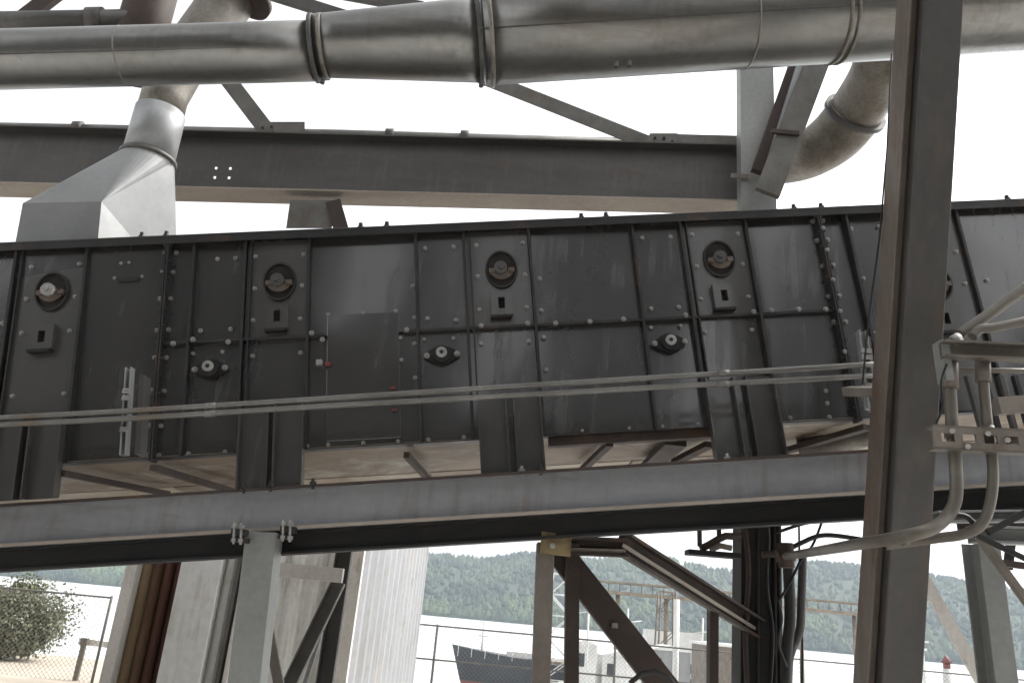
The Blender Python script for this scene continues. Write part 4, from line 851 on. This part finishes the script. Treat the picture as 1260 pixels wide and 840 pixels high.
# ------------------------------------------------------------------ ship, dock and far side things
bx, by = W(548, 802, 70).x, 70; L = 26
sp = thing('moored_ship', (bx+L/2, by+2, -5), 'dark-hulled ship with red bottom moored beyond the fence left of the tan post', 'ship')
def hull(z0, z1, ins, mt, nm):
    m = MB(); secs = []; n = 14
    for i in range(n+1):
        t = i/n; hb3 = 3.0*min(1, (t*3.2)**.6) if t > 0 else .05
        X = bx+t*L
        def sec(z):
            k = (z+5)/3.8; xo = (1-k)*2.2*(1-t) ; bw = hb3*(.72+.28*k)
            return X+xo, bw
        (xa, wa), (xb_, wb) = sec(z0), sec(z1); sheer = 1.1*(1-t)**3 if z1 > -2 else 0
        secs.append([Vector((xa, by+2-wa, z0)), Vector((xb_, by+2-wb, z1+sheer)), Vector((xb_, by+2+wb, z1+sheer)), Vector((xa, by+2+wa, z0))])
    b0 = 0
    for s_ in secs: m.v += s_
    for i in range(n):
        for k in range(4): m.f.append((i*4+k, i*4+(k+1) % 4, (i+1)*4+(k+1) % 4, (i+1)*4+k)); m.sm.append(False)
    m.f.append((0, 1, 2, 3)); m.f.append(tuple(n*4+k for k in range(4))); m.sm += [False, False]
    return obj(nm, m, mt, sp)
hull(-5.2, -3.45, 0, 'hullr', 'red_bottom'); hull(-3.445, -1.9, 0, 'hull', 'hull')
m = MB(); m.cube(bx+15, bx+23, by+.2, by+3.8, -1.7, .3); m.cube(bx+16.5, bx+21, by+.8, by+3.2, .3, 1.8); dh = obj('deckhouse', m, 'shipw', sp)
m = MB(); m.cube(bx+5, bx+7.4, by+.4, by+3.4, -1.69, -.9); obj('winch_house', m, 'shipw', sp)
m = MB()
for k in range(5): m.cube(bx+15.7+k*1.4, bx+16.5+k*1.4, by+.17, by+.2, -1.3, -.6)
obj('window', m, 'hull', dh)
m = MB(); m.cube(bx+5, bx+14, by+.4, by+3.6, -1.7, -1.35); obj('hatch_cover', m, 'timber', sp)
m = MB(); m.tube([(bx+2.9, by+2, -1.9), (bx+2.9, by+2, 1.2)], .09, 8); m.cube(bx+2.5, bx+3.3, by+1.95, by+2.05, .0, .1); obj('mast', m, 'shipw', sp)
m = MB()
for k in range(12): x = bx+1+k*1.1; m.tube([(x, by-.3+.6*(k < 2), -1.6), (x, by-.3+.6*(k < 2), -.7)], .03, 5)
m.tube([(bx+1, by+.3, -.7), (bx+3, by-.3, -.7), (bx+13, by-.3, -.7)], .03, 5); obj('railing', m, 'shipw', sp)
# white lattice loading frame on the dock
def lattice(X, Y, zt, wd, label, mt='shipw'):
    t_ = thing('lattice_tower', (X, Y, -5), label, 'tower', 'lattice towers on the dock'); zb = -5
    for s in (-1, 1):
        for q in (-1, 1): m = MB(); m.tube([(X+s*wd*.7, Y+q*wd*.7, zb), (X+s*wd*.45, Y+q*wd*.45, zt)], .07, 6); obj('leg', m, mt, t_)
    n = 7
    for q in (-1, 1):
      m = MB()
      for k in range(n):
        za, zb_ = zb+(zt-zb)*k/n, zb+(zt-zb)*(k+1)/n; s = 1 if k % 2 else -1; wa = wd*(.7-.25*k/n); wb = wd*(.7-.25*(k+1)/n)
        m.tube([(X+s*wa, Y+q*wa, za), (X-s*wb, Y+q*wb, zb_)], .035, 5); m.tube([(X-wb, Y+q*wb, zb_), (X+wb, Y+q*wb, zb_)], .035, 5)
      obj('bracing', m, mt, t_)
    return t_
lx = W(688, 760, 60); lattice(lx.x, 60, W(690, 706, 60).z, 1.5, 'white lattice tower on the dock seen between the tan post and brown upright')
lx = W(820, 760, 62); lattice(lx.x, 62, W(822, 728, 62).z, 1.2, 'grey lattice tower on the dock seen under the slanted truss bar', 'tan')
cv = thing('dock_conveyor', W(700, 727, 64), 'long pale conveyor gallery on trestles crossing in front of the wooded hills', 'conveyor')
zc = W(800, 733, 64).z; x0_, x1_ = W(735, 727, 64).x, W(1075, 760, 64).x; zl = W(735, 727, 64).z; zr = W(1075, 757, 64).z
m = MB(); A = Vector((x0_, 64, zl)); B = Vector((x1_, 64, zr)); m.ext(A, B, RC(1.2, .22)); m.ext(A+Vector((0, 0, .75)), B+Vector((0, 0, .75)), RC(1.2, .12)); obj('gallery', m, 'timber', cv)
for k in range(26): p = A.lerp(B, k/25); m = MB(); m.tube([p, p+Vector((0, 0, .75))], .035, 5); obj('stanchion', m, 'timber', cv)
for x in (760, 820, 905, 985, 1050):
    p = W(x, 740, 64); k = (p.x-x0_)/(x1_-x0_); zt = zl+(zr-zl)*k
    m = MB(); m.tube([(p.x, 64, -5), (p.x, 64, zt)], .16, 8); obj('trestle_leg', m, 'timber', cv)
dk = thing('dock', (14, 66, -5), 'low timber and concrete dock on piles over the river', 'dock')
m = MB(); m.cube(6, 40, 61, 68, -3.1, -2.6); obj('deck', m, 'concrete', dk)
for k in range(12): m = MB(); m.tube([(6.8+k*2.9, 61.6, -6), (6.8+k*2.9, 61.6, -3.1)], .25, 8); obj('pile', m, 'timber', dk)
tk = W(895, 830, 40); tz = W(893, 792, 40).z
ht_ = thing('dock_hut', (tk.x, 40, -5), 'tan flat-roofed hut with pale roof edge left of the black column beyond the fence', 'hut')
m = MB(); m.cube(tk.x-.95, tk.x+1.1, 40, 43, -5, tz-.12); obj('wall', m, 'tan', ht_); m = MB(); m.cube(tk.x-1.05, tk.x+1.2, 39.9, 43.1, tz-.118, tz); obj('roof', m, 'shipw', ht_)
m = MB(); m.cube(tk.x+.35, tk.x+.75, 39.97, 39.999, -1.6, -.9); obj('window', m, 'shipw', ht_)
p = W(832, 780, 45); m = MB(); m.tube([(p.x, 45, -5), (p.x, 45, W(834, 737, 45).z)], .16, 10); obj('light_pole', m, 'shipw', None, 'white pole standing beyond the fence under the slanted truss bar', 'pole')
# white boat mast and red-white buoy at the right
p = W(1135, 800, 90); ms = thing('small_boat', (p.x, 90, -5), 'small white boat with a stubby radar mast seen right of the raked column', 'boat')
m = MB(); m.v += [Vector((p.x-3, 89, -5.2)), Vector((p.x+3, 89, -5.2)), Vector((p.x+3, 91.5, -5.2)), Vector((p.x-3, 91.5, -5.2)), Vector((p.x-4, 88.7, -3.9)), Vector((p.x+3.2, 88.7, -3.9)), Vector((p.x+3.2, 91.8, -3.9)), Vector((p.x-4, 91.8, -3.9))]
for f in ((0, 1, 2, 3), (4, 5, 6, 7), (0, 1, 5, 4), (1, 2, 6, 5), (2, 3, 7, 6), (3, 0, 4, 7)): m.f.append(f); m.sm.append(False)
obj('hull', m, 'shipw', ms); m = MB(); m.cube(p.x-1.4, p.x+1.6, 89.3, 91, -3.9, -1.9); obj('cabin', m, 'shipw', ms)
zt = W(1135, 779, 90).z; m = MB(); m.tube([(p.x, 90, -1.9), (p.x, 90, zt)], .16, 8); m.cube(p.x-.7, p.x+.7, 89.9, 90.1, zt-.9, zt-.7); m.cube(p.x-.45, p.x+.45, 89.9, 90.1, zt-1.7, zt-1.45); obj('mast', m, 'shipw', ms)
p = W(1165, 818, 80); rb = thing('channel_marker', (p.x, 80, -5), 'red topped channel marker in the water right of the small boat mast', 'marker')
m = MB(); m.tube([(p.x, 80, -5.2), (p.x, 80, W(1165, 822, 80).z)], [.9, .35], 10); obj('float', m, 'shipw', rb)
m = MB(); z = W(1165, 822, 80).z; m.tube([(p.x, 80, z), (p.x, 80, z+.5)], .32, 10); m.tube([(p.x, 80, z+.5), (p.x, 80, z+1.1)], [.5, .1], 8); obj('topmark', m, 'hullr', rb)

# ------------------------------------------------------------------ unseen dark blocks added behind the camera to shade the casing and shape its reflections
pb_ = thing('added_reflection_blocks', (-6, -9, 0), 'unseen dark blocks added behind the viewpoint, stepped to shape the casing reflections', 'building')
for (x0, x1, z1) in ((-20, -10, 5.5), (-10, -4.3, 12), (-4.3, -2.5, 6.8), (-2.5, -1.0, 12), (-1.0, .6, 6), (.6, 3.4, 12), (3.4, 6.2, 6), (6.2, 9, 11), (9, 12, 6), (12, 20, 9)):
    m = MB(); m.cube(x0+.002, x1-.002, -10, -7, 0, z1)
    for v in m.v:
        if v.z > 1 and z1 < 7.5: v.z += (v.x-x0)/(x1-x0)*2.4-1.2
    obj('wall', m, 'reflblock', pb_)

# ------------------------------------------------------------------ more fittings
jb = thing('pipe_junction', W(967, 680, 4.9), 'red-brown pipe junction fitting where the long conduit meets the riser pipe', 'pipe fitting')
m = MB(); m.tube([W(957, 686, 4.85), W(976, 682, 4.85)], .040, 12); obj('body', m, 'brown', jb)
m = MB(); m.tube([W(966, 668, 4.85), W(968, 698, 4.85)], .046, 12); obj('collar', m, 'brown', jb)
m = MB(); face(m, uw(675, 540)[0], uw(878, 530)[0], WB-.05, WB-.007, .0, .06); obj('pan_stiffener', m, 'brown', conv)
for (x, k) in ((1196, 0), (1216, 1), (1236, 2), (1254, 3)):
    strutbar(x-6, 462, x+14, 535, 3.75, 3.75, 6, 'rib' if k % 2 else 'upper', ('dark upright bar directly behind the second bent conduit', 'dark upright bar just right of the second bent conduit', 'dark upright bar nearer the right edge behind the slotted strut', 'dark upright bar at the very right edge behind the slotted strut')[k], .03, 'bar', 'upright_bar')
strutbar(1225, 500, 1330, 492, 3.6, 3.6, 20, 'tan', 'beige cross piece behind the slotted strut at the right edge', .06, 'bar', 'cross_piece')
strutbar(1150, 515, 1330, 560, 4.6, 4.6, 9, 'brown', 'thin brown diagonal bar above the beam right of the raked column', .03)
strutbar(1215, 690, 1330, 705, 3.9, 3.9, 8, 'brown', 'dark brown horizontal bar crossing behind the right post', .03, 'bar', 'cross_bar')
strutbar(1247, 640, 1240, 700, 4.0, 4.0, 9, 'rib', 'short dark hanger under the channels near the right edge', .03, 'bar', 'hanger_bar')
for (x, y) in ((1172, 628), (1196, 640), (1204, 634)):
    pass
wire([(1165, 448, 2.72), (1158, 470, 2.72), (1160, 500, 2.72), (1152, 520, 2.72)], .004, 2.72, 'black', 'thin black wire beside the coupling of the thick bent conduit')
wire([(1176, 633, 2.8), (1190, 636, 2.8), (1200, 648, 2.8), (1196, 662, 2.8)], .010, 2.8, 'rib', 'dark hooked cable between the two bent conduits under the beam')
wire([(915, 640, 5.15), (921, 700, 5.15), (917, 780, 5.15), (920, 860, 5.15)], .016, 5.15, 'brown', 'brown cable running down the face of the black column')
wire([(941, 640, 5.15), (946, 660, 5.15), (944, 720, 5.15), (951, 780, 5.15), (947, 860, 5.15)], .010, 5.15, 'rib', 'thin kinked cable on right half of the black column')

for (px0, px1, py0, py1, Yk, lb, mt_) in ((705, 735, 792, 840, 56, 'pale box on the dock right of the brown upright', 'shipw'), (742, 790, 805, 840, 57, 'white shed low on the dock left of the long diagonal foot', 'shipw'), (800, 850, 798, 840, 58, 'wide grey-white store on the dock under the slanted bar', 'wall')):
    a, b = W(px0, py0, Yk), W(px1, py0, Yk); t_ = thing('dock_shed', (a.x, Yk, -2.6), lb, 'shed')
    m = MB(); m.cube(a.x, b.x, Yk, Yk+3, -2.6, a.z); obj('wall', m, mt_, t_)
    m = MB(); zc_ = a.z+.35; xm = (a.x+b.x)/2
    m.v += [Vector((a.x-.15, Yk-.15, a.z+.003)), Vector((b.x+.15, Yk-.15, a.z+.003)), Vector((b.x+.15, Yk+3.15, a.z+.003)), Vector((a.x-.15, Yk+3.15, a.z+.003)), Vector((xm, Yk-.15, zc_)), Vector((xm, Yk+3.15, zc_))]
    for f in ((0, 1, 2, 3), (0, 1, 4), (3, 2, 5), (0, 4, 5, 3), (1, 2, 5, 4)): m.f.append(f); m.sm.append(False)
    obj('roof', m, 'wallg', t_); m = MB(); m.cube(a.x+.3, a.x+.8, Yk-.03, Yk-.002, a.z-1.3, a.z-.5); obj('window', m, 'hull', t_)
for (px_, yt, lb) in ((722, 735, 'thin mast on the dock between the brown upright and the long diagonal'), (770, 748, 'thin leaning mast on the dock right of the long diagonal'), (862, 760, 'thin pole behind the short truss upright')):
    a = W(px_, 830, 55); b = W(px_+3, yt, 55); m = MB(); m.tube([(a.x, 55, -3), (b.x, 55, b.z)], .06, 6); m.tube([(b.x-.7, 55, b.z-1), (b.x+.9, 55, b.z-.7)], .03, 5); obj('dock_mast', m, 'shipw', None, lb, 'mast')
